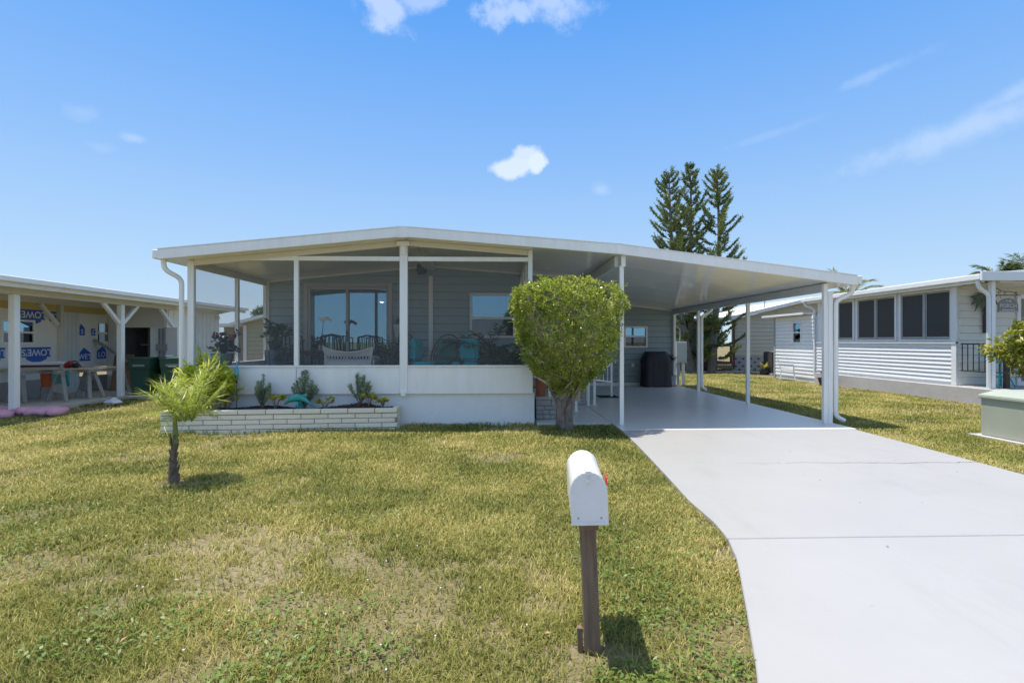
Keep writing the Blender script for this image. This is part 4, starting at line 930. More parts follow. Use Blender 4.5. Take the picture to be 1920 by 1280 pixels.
# sawhorses with boards, tools, insulation, bag
def sawhorse(loc, rz, label):
    t = thing('sawhorse', label, 'sawhorse', loc, 'sawhorses under the neighbouring carport', world=False); t.rotation_euler = (0, 0, R(rz))
    MB().box(-.55, .55, -.045, .045, .66, .74).build('top_beam', SAWW, t)
    for sx in (-1, 1):
        for sy in (-1, 1): MB().bar((sx * .40, sy * .04, .70), (sx * .5, sy * .24, 0), .09, .035, (0, 1, 0)).build('leg', SAWW, t)
        MB().prism([(-.12, .42), (.12, .42), (.17, .22), (-.17, .22)], 'x', sx * .475 - .01, sx * .475 + .01).build('gusset', SAWW, t)
        MB().box(sx * .41 - .02, sx * .41 + .02, -.10, .10, .60, .64).build('cross_tie', SAWW, t)
    return t
sawhorse((-11.15, 12.72, .06), 80, 'grey sawhorse nearest the white corner post, partly behind it'); sawhorse((-10.45, 12.98, .06), 82, 'grey sawhorse at the right end of the work boards'); sawhorse((-10.25, 13.6, .06), 70, 'grey sawhorse behind the boards nearest the storage room')
def plank(a, b, w, h, m, label, name='plank', cat='board'): tag(MB().bar(a, b, w, h).build(name, m), label, cat)
PINEW = mat('pale_lumber', (.52, .41, .26), .8, (.60, .48, .31), 12, stretch=(1, 8, 1))
plank((-12.0, 12.6, .825), (-10.05, 13.05, .825), .28, .03, PINEW, 'pale pine board lying across the sawhorses')
plank((-11.0, 13.45, .82), (-10.0, 13.6, .83), .14, .03, PINEW, 'short pale board on the rear sawhorse')
plank((-11.95, 12.9, .88), (-11.1, 13.2, .88), .2, .05, mat('dark_red_board', (.12, .03, .03), .7), 'dark red trim board on the work table')
plank((-11.9, 13.0, .95), (-11.0, 13.25, .97), .12, .06, LW, 'white trim length resting on the work table')
plank((-10.0, 15.8, .1), (-11.98, 15.5, 1.55), .10, .05, SAWW, 'long grey strut leaning against the wrapped wall')
plank((-11.0, 15.2, .06), (-11.3, 15.8, 1.1), .5, .03, mat('brown_ply', (.20, .11, .05), .8, (.26, .15, .07), 6), 'brown plywood offcut leaning by the storage room', 'plywood_offcut', 'board')
tt = thing('tool_pile', 'dark red and black power tools heaped on the pine board', 'tools', (-10.55, 12.95, .84), world=False)
for k, (x, y, z, s) in enumerate(((-.1, 0, .07, .09), (.06, .03, .06, .08), (.0, -.06, .12, .07), (.14, -.03, .08, .06))):
    MB().lathe([(.01, -s), (s * .8, -s * .6), (s, 0), (s * .7, s * .6), (.01, s * .8)], 7, (x, y, z)).build('tool_body', mat('tool_red', (.30, .02, .03), .5) if k % 2 == 0 else BLACKM, tt)
MB().tube([(-.2, 0, .02), (-.1, .05, .16), (.1, 0, .17), (.2, .02, .03)], .018, 6).build('tool_handle', BLACKM, tt)
tq = MB(); r = np.random.RandomState(4)
for i in range(7):
    for j in range(5): tq.v.append((-10.75 + i * .07, 12.62 + .02 * math.sin(i * 2), .80 - j * .09 + .02 * r.normal()))
for i in range(6):
    for j in range(4): q = i * 5 + j; tq.f.append((q, q + 5, q + 6, q + 1))
tag(tq.build('tarp', mat('teal_tarp', (.02, .24, .22), .6, (.03, .3, .27), 7)), 'small teal tarp hanging from the sawhorse boards', 'tarp')
ob = thing('orange_bucket', 'orange bucket on the slab beneath the work boards', 'bucket', (-11.35, 13.2, .06), world=False)
ORG = mat('orange_plastic', (.70, .13, .03), .5, (.6, .11, .03), 6); MB().lathe([(.12, .3), (.15, .62)], 14).build('body', ORG, ob); MB().lathe([(.155, .60), (.155, .63), (.14, .63)], 14).build('rim', ORG, ob); MB().lathe([(.2, 0), (.2, .3)], 4).build('stand', SAWW, ob)
PINK = mat('pink_insulation', (.62, .30, .38), .95, (.70, .38, .46), 9, bump=.6, bscale=25)
def roll(loc, L, rz, label):
    o = MB(); n = 14; pts = [(-L / 2 + L * i / n, .03 * math.sin(i * .9), .02 * math.sin(i * 1.3)) for i in range(n + 1)]
    o.tube(pts, [.085 + .012 * math.sin(i * 1.7) for i in range(n + 1)], 10); me = o.mesh('insulation_batt', PINK, smooth=True); for_ = link('insulation_batt', me, None, loc, (0, 0, R(rz))); for_.scale = (1, 1.9, 1.0)
    tag(for_, label, 'insulation', 'pink insulation batts')
roll((-9.75, 10.92, .05), 1.3, 12, 'upper pink insulation batt lying behind the corner post'); roll((-9.35, 10.72, .05), .8, 6, 'front pink insulation batt lying on the slab edge'); roll((-10.0, 10.35, .05), .7, 14, 'pink insulation batt left of the corner post')
bg_ = MB().lathe([(.02, 0), (.13, .02), (.16, .07), (.12, .12), (.05, .15), (.02, .16)], 11, sx=1.2, sy=.8); bg_.v = [(x + .02 * r.normal(), y + .02 * r.normal(), z + .01 * r.normal()) for x, y, z in bg_.v]
bg_ = bg_.build('plastic_bag', mat('bag_white', (.7, .7, .7), .4, (.6, .6, .6), 20)); bg_.location = (-9.15, 12.4, -.02); tag(bg_, 'crumpled white plastic bag on the grass by the braced post', 'bag')

# ------------------------------------------------------------------ yellow home far left, seen through the porch
yh = thing('yellow_home', 'pale yellow home far behind, seen through the porch screens', 'house', (-11, 24, 0))
YS_ = mat('yellow_siding', (.46, .42, .25), .7, (.42, .385, .23), 5); 
core_wall(yh, YS_, 'y', 24.0, 24.1, -11.75, -4, -.05, 2.35); siding(yh, YS_, 'y', 24.0, -1, -11.72, -4.0, .1, 3.6, .2, (), lambda x: 2.33 + (x + 11.76) * .26 if x < -7.9 else 3.3 - (x + 7.9) * .26)
MB().prism([(-11.75, 2.2), (-4, 2.2), (-4.0, 2.28), (-7.9, 3.3), (-11.75, 2.30)], 'y', 24.005, 24.1).build('gable', YS_, yh)
MB().prism([(-12.2, 2.22), (-7.9, 3.34), (-7.9, 3.48), (-12.2, 2.36)], 'y', 23.6, 30).build('roof', LW, yh); MB().prism([(-7.9, 3.34), (-3.6, 2.2), (-3.6, 2.36), (-7.9, 3.48)], 'y', 23.6, 30).build('roof', LW, yh)
MB().box(-13.4, -11.77, 25.4, 25.5, -.05, 2.2).build('porch_wall', mat('tan_wall', (.34, .29, .2), .8, (.3, .26, .18), 4), yh); MB().box(-13.5, -11.9, 24.1, 25.6, 2.2, 2.34).build('porch_roof', LW, yh)
MB().box(-12.35, -11.80, 25.3, 25.39, .1, 2.0).build('door', mat('brown_door', (.12, .10, .09), .6), yh)
for x in (-11.6, -4.1): MB().box(x - .15, x + .0, 23.93, 23.975, -.05, 2.25).build('corner_trim', LW, yh)
far_leaf = leafmat('far_tree_leaf', [(.05, .09, .02), (.09, .14, .03), (.14, .2, .05)], .3, .5, 1, .4)
def leafy_tree(loc, h, R0, label, seed, m=far_leaf, nl=9000, ls=.16, zc=.7, grp=None):
    r = np.random.RandomState(seed); t = thing('leafy_tree', label, 'tree', loc, grp, world=False)
    MB().tube([(0, 0, -.1), (.05, 0, h * .3), (-.05, 0, h * .7)], [R0 * .12, R0 * .09, R0 * .04], 8).build('trunk', BARK, t)
    br = MB(); cs = []
    for k in range(14):
        d = rnd_dirs(1, r)[0] * R0 * .75; c = np.array([0, 0, h * zc]) + d * [1, 1, .7]; cs.append(c); br.tube([(0, 0, h * .45), tuple((c + [0, 0, h * .5]) / 2), tuple(c)], [R0 * .04, R0 * .025, R0 * .01], 5)
    br.build('limbs', BARK, t); cs = np.array(cs); k = r.randint(0, 14, nl); P = cs[k] + rnd_dirs(nl, r) * (R0 * .45) * (r.rand(nl, 1) ** .35) * [1, 1, .75]
    leaves('crown', m, t, P, rnd_dirs(nl, r) + [0, 0, .2], rnd_dirs(nl, r) + [0, 0, 1], r.uniform(.6, 1.2, nl) * ls, r.uniform(.5, .8, nl) * ls * .6); return t
leafy_tree((-13.2, 31, 0), 3.9, 1.3, 'rounded green tree above the yellow home roof', 3)

# ------------------------------------------------------------------ right neighbour
rn = thing('white_home', 'white sided home with dark screened sunroom windows and railed porch', 'house', (12, 14, 0))
RW = mat('right_white', (.74, .76, .78), .45, (.69, .71, .73), 4)
RC = mat('right_cream', (.66, .66, .60), .6, (.61, .61, .56), 4)
LEDGE = mat('ledge_concrete', (.46, .45, .44), .85, (.38, .37, .365), 2.5, bump=.3, bscale=20)
XR = 11.9
MB().prism([(11.62, -.08), (XR + .2, -.08), (XR + .2, .42), (XR - .03, .42), (XR - .06, .36), (11.66, .30)], 'y', 10.6, 18.3).build('foundation', LEDGE, rn) if False else MB().box(11.72, XR + .2, 10.55, 18.3, -.08, .36).build('foundation', LEDGE, rn, bevel=.01)
win = [(12.88, 14.5), (14.72, 16.28), (16.5, 18.0)]
core_wall(rn, RW, 'x', XR + .005, XR + .1, 12.7, 18.4, .3, 2.98, [(a, b, 1.56, 2.86) for a, b in win])
siding(rn, RW, 'x', XR, -1, 12.72, 18.4, .43, 1.44, .112, t=.03)
siding(rn, RW, 'x', XR, -1, 18.42, 21.2, .10, 2.46, .14, [(19.36, 19.94, 1.42, 2.27)], t=.025)
core_wall(rn, RW, 'x', XR + .005, XR + .1, 18.4, 21.2, -.05, 2.5, [(19.4, 19.9, 1.46, 2.23)])
MB().box(XR - .04, XR + .1, 21.2, 21.3, -.05, 2.5).build('corner_trim', GREY, rn)
MB().box(XR + .1, 16, 21.2, 21.3, -.05, 2.5).build('rear_wall', RW, rn)
MB().box(XR - .045, XR - .0, 12.7, 12.84, .37, 2.95).build('corner_trim', RW, rn); MB().box(XR - .06, XR, 12.7, 18.4, 1.44, 1.50).build('sill_trim', RW, rn); MB().box(XR - .05, XR, 12.84, 18.4, 2.90, 2.97).build('head_trim', RC, rn)
DSC = mat('dark_window_screen', (.022, .022, .026), .55, (.03, .03, .034), 30)
for a, b in win:
    w = MB()
    for p, q, c, d in ((a - .05, a + .0, 1.51, 2.9), (b, b + .05, 1.51, 2.9), (a, b, 2.85, 2.9), (a, b, 1.51, 1.56)): w.box(XR - .045, XR + .03, p, q, c, d)
    w = w.build('window', RW, rn, bevel=.004); mid = (a + b) / 2
    for p, q in ((a + .01, mid - .03), (mid + .03, b - .01)):
        s = MB()
        for y0, y1, z0, z1 in ((p, p + .035, 1.57, 2.84), (q - .035, q, 1.57, 2.84), (p + .035, q - .035, 2.805, 2.84), (p + .035, q - .035, 1.57, 1.63)): s.box(XR - .02, XR + .015, y0, y1, z0, z1)
        s.build('sash', GREY, w); MB().box(XR - .006, XR + .0, p + .035, q - .035, 1.63, 2.805).build('pane', DSC, w)
    MB().box(XR - .035, XR + .02, mid - .028, mid + .028, 1.56, 2.85).build('mullion', GREY, w)
MB().box(XR + .3, XR + .35, 12.8, 18.3, 1.0, 2.95).build('room', DARK, rn)
w = MB()
for p, q, c, d in ((19.36, 19.41, 1.42, 2.27), (19.89, 19.94, 1.42, 2.27), (19.41, 19.89, 2.22, 2.27), (19.41, 19.89, 1.42, 1.47), (19.41, 19.89, 1.83, 1.87)): w.box(XR - .04, XR + .03, p, q, c, d)
w = w.build('window', RW, rn)
for z0, z1, m in ((1.47, 1.83, DGLASS), (1.87, 2.22, GLASS)): MB().add([(XR + .01, 19.41, z0), (XR + .01, 19.89, z0), (XR + .01, 19.89, z1), (XR + .01, 19.41, z1)], [(0, 1, 2, 3)]).build('pane', m, w)
MB().box(XR + .11, XR + .14, 19.2, 20.1, 1.3, 2.4).build('room', DARK, rn)
# roofs
MB().prism([(11.58, 2.98), (18, 3.6), (18, 3.72), (11.58, 3.12)], 'y', 11.68, 18.7).build('roof', mat('white_roof', (.74, .74, .74), .6, (.68, .68, .68), 2), rn)
MB().box(11.46, 11.577, 11.66, 18.72, 2.97, 3.10).build('gutter', RW, rn, bevel=.012); MB().box(11.58, 11.60, 11.68, 18.7, 2.90, 2.97).build('fascia', RW, rn)
MB().box(11.602, XR + .2, 12.86, 18.6, 2.955, 2.975).build('soffit', RC, rn)
MB().box(11.46, 18, 11.60, 11.655, 2.94, 3.16).build('porch_fascia', RW, rn, bevel=.006)
MB().prism([(11.55, 2.52), (16, 2.60), (16, 2.68), (11.55, 2.60)], 'y', 18.74, 21.7).build('rear_roof', mat('white_roof', (0, 0, 0)), rn)
MB().tube(curve([(11.52, 18.6, 2.97), (11.55, 18.6, 2.84), (11.85, 18.5, 2.70), (11.85, 18.5, .2)]), .04, 8).build('downspout', RW, rn)
MB().tube(curve([(11.52, 11.78, 2.97), (11.55, 11.78, 2.80), (11.82, 11.8, 2.62), (11.82, 11.8, .3)]), .045, 8).build('downspout', RW, rn)
MB().box(11.87, 11.97, 11.77, 11.87, .3, 2.95).build('porch_post', RW, rn, bevel=.006)
# porch
MB().box(XR + .2, 18, 10.55, 12.69, -.08, .33).build('porch_slab', LEDGE, rn); MB().box(XR + .0, XR + .2, 10.6, 12.69, .361, .37).build('porch_edge', LEDGE, rn)
core_wall(rn, RC, 'y', 12.705, 12.8, XR + .1, 18, .3, 3.05, [(13.55, 14.4, .36, 2.65)]); siding(rn, RC, 'y', 12.70, -1, XR + .02, 18, .38, 2.95, .19, [(13.42, 14.53, .36, 2.75)])
d = frame(rn, 'porch_door', RW, 13.43, 14.52, .36, 2.72, 12.64, 12.75, .10); MB().box(13.55, 14.4, 12.70, 12.73, .47, 2.61).build('door_leaf', mat('door_grey', (.2, .19, .18), .6), d)
core_wall(rn, RC, 'y', 11.7, 12.69, XR + .1, 18, 2.90, 2.935, name='porch_ceiling')
rl = MB().box(XR + .02, XR + .05, 11.9, 12.64, 1.42, 1.455).build('railing', BLACKM, rn); MB().box(XR + .02, XR + .05, 11.9, 12.64, .74, .765).build('bottom_rail', BLACKM, rl)
for k in range(5): MB().box(XR + .027, XR + .043, 12.0 + k * .15, 12.016 + k * .15, .765, 1.42).build('baluster', BLACKM, rl)
rl = MB().box(XR + .08, 17, 11.80, 11.83, 1.42, 1.455).build('railing', BLACKM, rn); MB().box(XR + .08, 17, 11.80, 11.83, .74, .765).build('bottom_rail', BLACKM, rl)
for k in range(20): MB().box(12.1 + k * .17, 12.116 + k * .17, 11.805, 11.82, .765, 1.42).build('baluster', BLACKM, rl)
# porch furnishings
TQ = mat('turquoise_paint', (.02, .42, .44), .45, (.03, .48, .5), 8)
tb_ = thing('side_table', 'turquoise painted side table with splayed legs on the neighbour porch', 'table', (12.62, 12.3, .36), world=False)
MB().lathe([(.30, .62), (.31, .64), (.30, .66)], 18).build('top', TQ, tb_)
for k in range(4): a = k * math.pi / 2 + .7; MB().tube([(.12 * math.cos(a), .12 * math.sin(a), .62), (.14 * math.cos(a), .14 * math.sin(a), .3), (.28 * math.cos(a), .28 * math.sin(a), 0)], .018, 6).build('leg', TQ, tb_)
MB().lathe([(.16, .24), (.17, .26), (.16, .28)], 14).build('shelf', TQ, tb_)
bh = thing('birdhouse_post', 'dark birdhouse with pitched roof on a tall post behind the porch railing', 'birdhouse', (12.45, 11.98, .36), world=False)
DB = mat('dark_brown', (.05, .035, .035), .7, (.07, .05, .045), 9)
MB().box(-.05, .05, -.04, .04, 0, .80).build('post', DB, bh); MB().box(-.07, .07, -.06, .06, .80, .92).build('box', DB, bh); MB().prism([(-.15, .90), (0, 1.05), (.15, .90), (.12, .89), (0, .99), (-.12, .89)], 'y', -.09, .09).build('roof', DB, bh)
pa = thing('palm_wall_art', 'dark green metal palm tree decoration hung on the neighbour porch wall', 'wall art', (12.55, 12.63, 1.72), world=False)
GRM = mat('green_metal', (.04, .075, .045), .5, (.06, .10, .06), 8)
MB().tube([(.02, 0, 0), (.0, 0, .4), (-.01, -.01, .80)], [.05, .04, .03], 7).build('trunk', DB, pa)
for a, L in ((2.9, .40), (3.6, .42), (2.3, .34), (4.1, .5), (.4, .34), (-.5, .4), (1.2, .25), (4.5, .45)):
    e = Vector((math.cos(a) * L, -.02, .80 + math.sin(a) * L * .75 + .05)); m_ = Vector((math.cos(a) * L * .55, -.04, .85 + math.sin(a) * L * .2 + .06)); c = Vector((0, 0, .80)); s = (e - c).cross(Vector((0, 1, 0))).normalized() * .065
    MB().add([c, m_ + s, e, m_ - s, c + Vector((0, .012, 0)), m_ + s + Vector((0, .012, 0)), e + Vector((0, .012, 0)), m_ - s + Vector((0, .012, 0))], [(0, 1, 2, 3), (7, 6, 5, 4), (0, 4, 5, 1), (1, 5, 6, 2), (2, 6, 7, 3), (3, 7, 4, 0)]).build('frond', GRM, pa)
sg = thing('hanging_sign', 'grey arched hanging sign on a scrolled iron bracket by the porch post', 'sign', (12.0, 11.78, 2.1), world=False)
SGM = mat('sign_grey', (.16, .15, .14), .7, (.20, .19, .175), 8)
arcp = [(.03, .10), (.52, .10), (.52, .26)] + [(.275 + .245 * math.cos(a), .26 + .18 * math.sin(a)) for a in np.linspace(.15, math.pi - .15, 11)] + [(.03, .26)]
MB().prism(arcp, 'y', -.012, .012).build('board', SGM, sg); MB().box(.05, .50, -.018, .018, .112, .122).build('board_rule', PRN, sg)
for s_, z_, tx_ in ((.085, .365, 'THE'), (.125, .25, 'PORCH'), (.03, .16, 'sit long talk much')):
    if tx_.startswith('sit'): MB().box(.12, .43, -.016, -.0125, .155, .165).build('lettering_line', PRN, sg); continue
    o = link('lettering', text_mesh(tx_, s_, mat('sign_text', (.45, .44, .42), .7), 'lettering', .001), sg); o.location = (.275, -.0145, z_); o.rotation_euler = (R(90), 0, 0)
bk = MB().box(-.03, .58, -.012, .012, .50, .52); bk.tube([(-.02, 0, .68)] + [(.0 + .5 * t, 0, .68 - .16 * t - .03 * math.sin(t * 6)) for t in np.linspace(.1, 1, 10)], .009, 5)
for cx, cz in ((.06, .57), (.2, .56), (.47, .56)): bk.tube([(cx + .04 * math.cos(a) * (1 - a / 9), 0, cz + .04 * math.sin(a) * (1 - a / 9)) for a in np.linspace(0, 7, 14)], .006, 5)
bk.tube([(.10, 0, .50), (.10, 0, .43)], .004, 4).tube([(.45, 0, .50), (.45, 0, .41)], .004, 4); bk.build('bracket', BLACKM, sg)

# yard things on the right
ac = thing('air_conditioner', 'dark grey outdoor air conditioning unit beside the white home', 'air conditioner', (12.95, 23.0, -.03), world=False)
ACG = mat('ac_dark', (.05, .05, .055), .6, (.07, .07, .075), 6)
MB().box(-.42, .42, -.4, .4, .08, 1.05).build('cabinet', ACG, ac, bevel=.03, seg=2); MB().box(-.5, .5, -.5, .5, 0, .078).build('pad', LEDGE, ac); MB().lathe([(.34, 1.051), (.34, 1.07), (.3, 1.08)], 18).build('fan_grille', GREY, ac)
for k in range(9): MB().box(-.36, .36, -.412, -.401, .16 + k * .095, .20 + k * .095).build('louvre', BLACKM, ac)
wc = thing('white_chair', 'white plastic garden chair on the grass beside the white home', 'chair', (11.35, 19.4, -.03), world=False); wc.rotation_euler = (0, 0, R(60))
WPL = mat('white_plastic', (.78, .78, .78), .4)
MB().box(-.24, .24, -.23, .23, .40, .44).build('seat', WPL, wc, bevel=.012); 
for k in range(5): MB().bar((-.2 + k * .1, .22, .44), (-.2 + k * .1, .36, .90), .06, .02, (0, 1, 0)).build('back_slat', WPL, wc)
MB().bar((-.25, .36, .9), (.25, .36, .9), .03, .06).build('back_rail', WPL, wc)
for sx in (-1, 1):
    for sy in (-1, 1): MB().bar((sx * .22, sy * .21, .40), (sx * .26, sy * .27, 0), .05, .04, (0, 1, 0)).build('leg', WPL, wc)
    MB().bar((sx * .26, -.22, .63), (sx * .26, .28, .65), .05, .03).build('armrest', WPL, wc); MB().bar((sx * .25, -.21, .44), (sx * .26, -.21, .62), .04, .04).build('arm_support', WPL, wc)
def potted(name, label, loc, pot, potm, leafm, kind, s, seed, cat='plant', group=None):
    """pot with soil and a plant; kind: spiky, broad, palm, bushy"""
    r = np.random.RandomState(seed); t = thing(name, label, cat, loc, group, world=False); rb_, rt_, hh = pot
    MB().lathe([(rb_, 0), (rt_ * .97, hh * .93), (rt_ * 1.06, hh * .93), (rt_ * 1.06, hh), (rt_ * .92, hh), (rt_ * .9, hh * .9)], 18).build('pot', potm, t, smooth=False); MB().lathe([(rt_ * .92, hh * .88), (.01, hh * .9)], 14, cap=False).build('soil', MULCH, t)
    P = []; D = []; N_ = []; stems = MB(); L = []; W = []
    if kind == 'spiky':
        for k in range(44): a = r.uniform(0, 6.28); P.append((0, 0, hh + s * .15 * r.rand())); D.append((math.cos(a), math.sin(a), r.uniform(.2, 1.8))); N_.append((0, 0, 1)); L.append(s * r.uniform(.5, 1)); W.append(s * .09)
    elif kind == 'cane':
        for c in range(2):
            hx = r.uniform(-.05, .05); top_ = s * r.uniform(.6, .9); stems.tube([(hx, 0, hh * .9), (hx, .02, hh + top_)], .014, 6)
            for k in range(26): a = r.uniform(0, 6.28); P.append((hx, .02, hh + top_)); D.append((math.cos(a), math.sin(a), r.uniform(-.3, 1.2))); N_.append((0, 0, 1)); L.append(s * r.uniform(.3, .55)); W.append(s * .05)
    elif kind == 'palm':
        for k in range(15): frond(Vector((0, 0, hh)), k * 2.4, s * r.uniform(.7, 1.1), r.uniform(.7, 1.5), r.uniform(.4, 1.1), 22, 0, 0, P, D, N_, stems, r)
        L = list(r.uniform(.16, .3, len(P)) * s); W = list(r.uniform(.028, .045, len(P)) * s)
    else:
        for k in range(26):
            a = r.uniform(0, 6.28); e = Vector((math.cos(a) * s * r.uniform(.1, .75), math.sin(a) * s * r.uniform(.1, .7), hh + s * r.uniform(.1, 1.0))); stems.tube([(0, 0, hh * .9), (e.x * .4, e.y * .4, (hh + e.z) / 2 + .02), e], .006 + s * .006, 5)
            for j in range(5 if kind == 'broad' else 22):
                b = r.uniform(0, 6.28); P.append(tuple(e + Vector(r.normal(size=3)) * s * (.03 if kind == 'broad' else .1))); D.append((math.cos(b), math.sin(b), r.uniform(-.4, .8))); N_.append((r.normal() * .3, r.normal() * .3, 1)); q = s * (r.uniform(.28, .45) if kind == 'broad' else r.uniform(.1, .18)); L.append(q); W.append(q * (.62 if kind == 'broad' else .45))
    if stems.v: stems.build('stems', leafm, t)
    leaves('foliage', leafm, t, np.array(P), np.array(D), np.array(N_), np.array(L), np.array(W), .08, .5); return t
INDG = leafmat('house_plant_leaf', [(.03, .07, .02), (.075, .14, .04), (.14, .21, .06)], .3, .4, 3, .3)
TERRA = mat('terracotta', (.42, .16, .09), .8, (.5, .21, .12), 12, bump=.2); DPOT = mat('dark_pot', (.035, .03, .035), .5, (.05, .045, .05), 10)
potted('potted_plant', 'dark planter with withered stems on the grass by the white home wall', (11.3, 17.05, -.03), (.16, .24, .28), DPOT, mat('dead_stem', (.10, .07, .05), .9), 'spiky', .5, 3)
potted('yellow_bromeliad', 'yellow spiky potted plant beside the air conditioning unit', (12.3, 22.9, -.03), (.16, .2, .2), DPOT, leafmat('yellow_spike', [(.4, .34, .06), (.55, .45, .1), (.4, .4, .1)], .3), 'spiky', .55, 4)

# green utility cabinet
UC = mat('utility_green', (.40, .43, .355), .4, (.36, .39, .325), 2.5, bump=.05); uc = thing('utility_cabinet', 'grey green metal utility cabinet on the grass at the right edge', 'cabinet', (8.2, 6.8, -.03))
MB().prism([(7.72, .02), (8.75, .02), (8.75, .62), (7.72, .62)], 'y', 5.75, 7.84).build('body', UC, uc, bevel=.012, seg=2)
MB().prism([(7.69, .60), (8.78, .60), (8.78, .66), (8.5, .73), (8.0, .73), (7.69, .655)], 'y', 5.72, 7.87).build('lid', UC, uc, bevel=.012, seg=2)
MB().box(7.6, 8.85, 5.65, 7.95, -.06, .02).build('pad', LEDGE, uc); MB().box(7.708, 7.719, 6.90, 6.915, .03, .60).build('seam', MORTAR, uc); MB().box(7.708, 7.719, 5.8, 6.9, .085, .095).build('seam', MORTAR, uc)
MB().box(7.70, 7.719, 7.02, 7.06, .50, .53).build('bolt', BLACKM, uc); MB().box(8.1, 8.2, 7.0, 7.14, .731, .735).build('label_plate', PRN, uc); MB().box(8.11, 8.19, 7.02, 7.12, .7355, .737).build('label_print', BLACKM, uc)
YG = leafmat('yellow_green_leaf', [(.08, .13, .015), (.19, .24, .03), (.36, .36, .05), (.55, .45, .08)], .35, .4, 3, .35)
leafy_tree((10.8, 9.55, 0), 2.25, .85, 'yellow green leafy shrub at the right edge before the neighbour porch', 8, YG, 6000, .13, .62)

# ------------------------------------------------------------------ beige home and deck far right
bh_ = thing('beige_home', 'beige sided home with pale gable behind the white home', 'house', (13, 25, 0))
BE = mat('beige_siding', (.50, .465, .37), .7, (.46, .43, .345), 5); BRN = mat('brown_stain', (.13, .05, .03), .7, (.18, .075, .045), 9)
core_wall(bh_, BE, 'y', 25.8, 25.9, 12.2, 20, -.05, 2.7); siding(bh_, BE, 'y', 25.8, -1, 12.25, 19.9, .78, 4.2, .2, (), lambda x: 2.62 + (x - 12.2) * .235 if x < 16.2 else 3.56 - (x - 16.2) * .235)
MB().prism([(12.2, 2.5), (20, 2.5), (20, 2.66), (16.2, 3.55), (12.2, 2.62)], 'y', 25.805, 25.9).build('gable', BE, bh_)
MB().prism([(11.9, 2.60), (16.2, 3.61), (16.2, 3.78), (11.9, 2.77)], 'y', 25.3, 33).build('roof', mat('pale_roof', (.72, .71, .69), .6, (.66, .65, .63), 3), bh_); MB().prism([(16.2, 3.61), (20.4, 2.62), (20.4, 2.79), (16.2, 3.78)], 'y', 25.3, 33).build('roof', mat('pale_roof', (0, 0, 0)), bh_)
BLK = mat('grey_block', (.30, .29, .27), .9, (.38, .37, .35), 8, bump=.3)
for row in range(4):
    for k in range(9):
        if (row + k) % 2: MB().box(12.3 + k * .2, 12.42 + k * .2, 25.776, 25.782, .0 + row * .19, .08 + row * .19).build('hole_shade_plate', DARK, bh_)  # dark plates on the skirting face, painting the shade inside block holes
MB().box(12.25, 19.9, 25.785, 25.797, -.05, .74).build('skirting', BLK, bh_)
MB().box(9.2, 12.2, 27.6, 27.7, -.05, 2.6).build('porch_wall', BE, bh_); siding(bh_, BE, 'y', 27.6, -1, 9.2, 12.2, .5, 2.6, .2)
MB().prism([(8.9, 2.52), (12.3, 2.60), (12.3, 2.74), (8.9, 2.64)], 'y', 25.4, 28).build('porch_roof', mat('pale_roof', (0, 0, 0)), bh_)
MB().tube([(12.12, 25.55, 2.6), (12.17, 25.55, 2.3), (12.17, 25.55, .1)], .05, 6).build('downspout', BRN, bh_); MB().tube([(14.0, 26, 3.0), (14.0, 26, 3.9)], .035, 6).build('vent_pipe', GREY, bh_)
dk = thing('wooden_deck', 'reddish brown deck with lattice skirt and railing before the beige home', 'deck', (10.7, 25.4, -.03))
for k in range(14): MB().box(8.9, 12.1, 25.35 + k * .155, 25.495 + k * .155, .42, .46).build('deck_board', BRN, dk)
MB().box(8.9, 12.1, 25.3, 25.345, .34, .46).build('rim_board', BRN, dk); MB().box(8.9, 12.1, 25.3, 25.345, -.03, .03).build('bottom_rail', BRN, dk)
lt = MB()
for k in range(24):
    x = 8.85 + k * .14
    for sgn in (1, -1):
        a = Vector((x if sgn > 0 else x + .31, 25.318 + sgn * .008, .03)); e = Vector((a.x + sgn * .31, a.y, .34))
        if max(a.x, e.x) < 12.1: lt.bar(a, e, .012, .03, (0, 1, 0))
for k in range(0): pass
lt.build('lattice', BRN, dk)
for x in (10.75, 11.95): MB().box(x - .05, x + .05, 25.36, 25.46, .46, 1.25).build('rail_post', BRN, dk)
MB().box(10.7, 12.0, 25.37, 25.45, 1.251, 1.30).build('rail', BRN, dk)
MB().box(8, 12.3, 24.75, 25.2, -.05, .02).build('step_slab', LEDGE, dk)
# ------------------------------------------------------------------ things on the porch
FZ = .576
WICK = mat('grey_wicker', (.66, .60, .52), .8, (.74, .68, .60), 30, bump=.5, bscale=120); RATT = mat('brown_rattan', (.20, .12, .06), .7, (.27, .17, .09), 20); TEALC = mat('teal_fabric', (.015, .42, .46), .9, (.02, .48, .52), 12); GRNC = mat('green_fabric', (.08, .26, .20), .9, (.10, .30, .23), 9)
lv = thing('wicker_loveseat', 'grey wicker loveseat with lattice band, its back towards the lawn', 'loveseat', (-2.88, 10.2, FZ), world=False)
def sag(x): return .80 - .09 * (1 - (abs(x) / .46) ** 2)
xs = np.linspace(-.46, .46, 13)
for z0, z1 in ((.18, .30), (.31, .44), (.45, .545)):
    MB().add([(x, y, z) for z in (z0, z1) for x in (-.42, .42) for y in (-.19, -.165)], [(0, 2, 6, 4), (1, 5, 7, 3), (0, 4, 5, 1), (2, 3, 7, 6), (4, 6, 7, 5), (0, 1, 3, 2)]).build('back_strip', WICK, lv)
p = MB(); n = 13
for x in xs * .95: p.v += [(x, -.20, .655), (x, -.20 - .03, sag(x) - .02), (x, -.175, .655), (x, -.205, sag(x) - .02)]
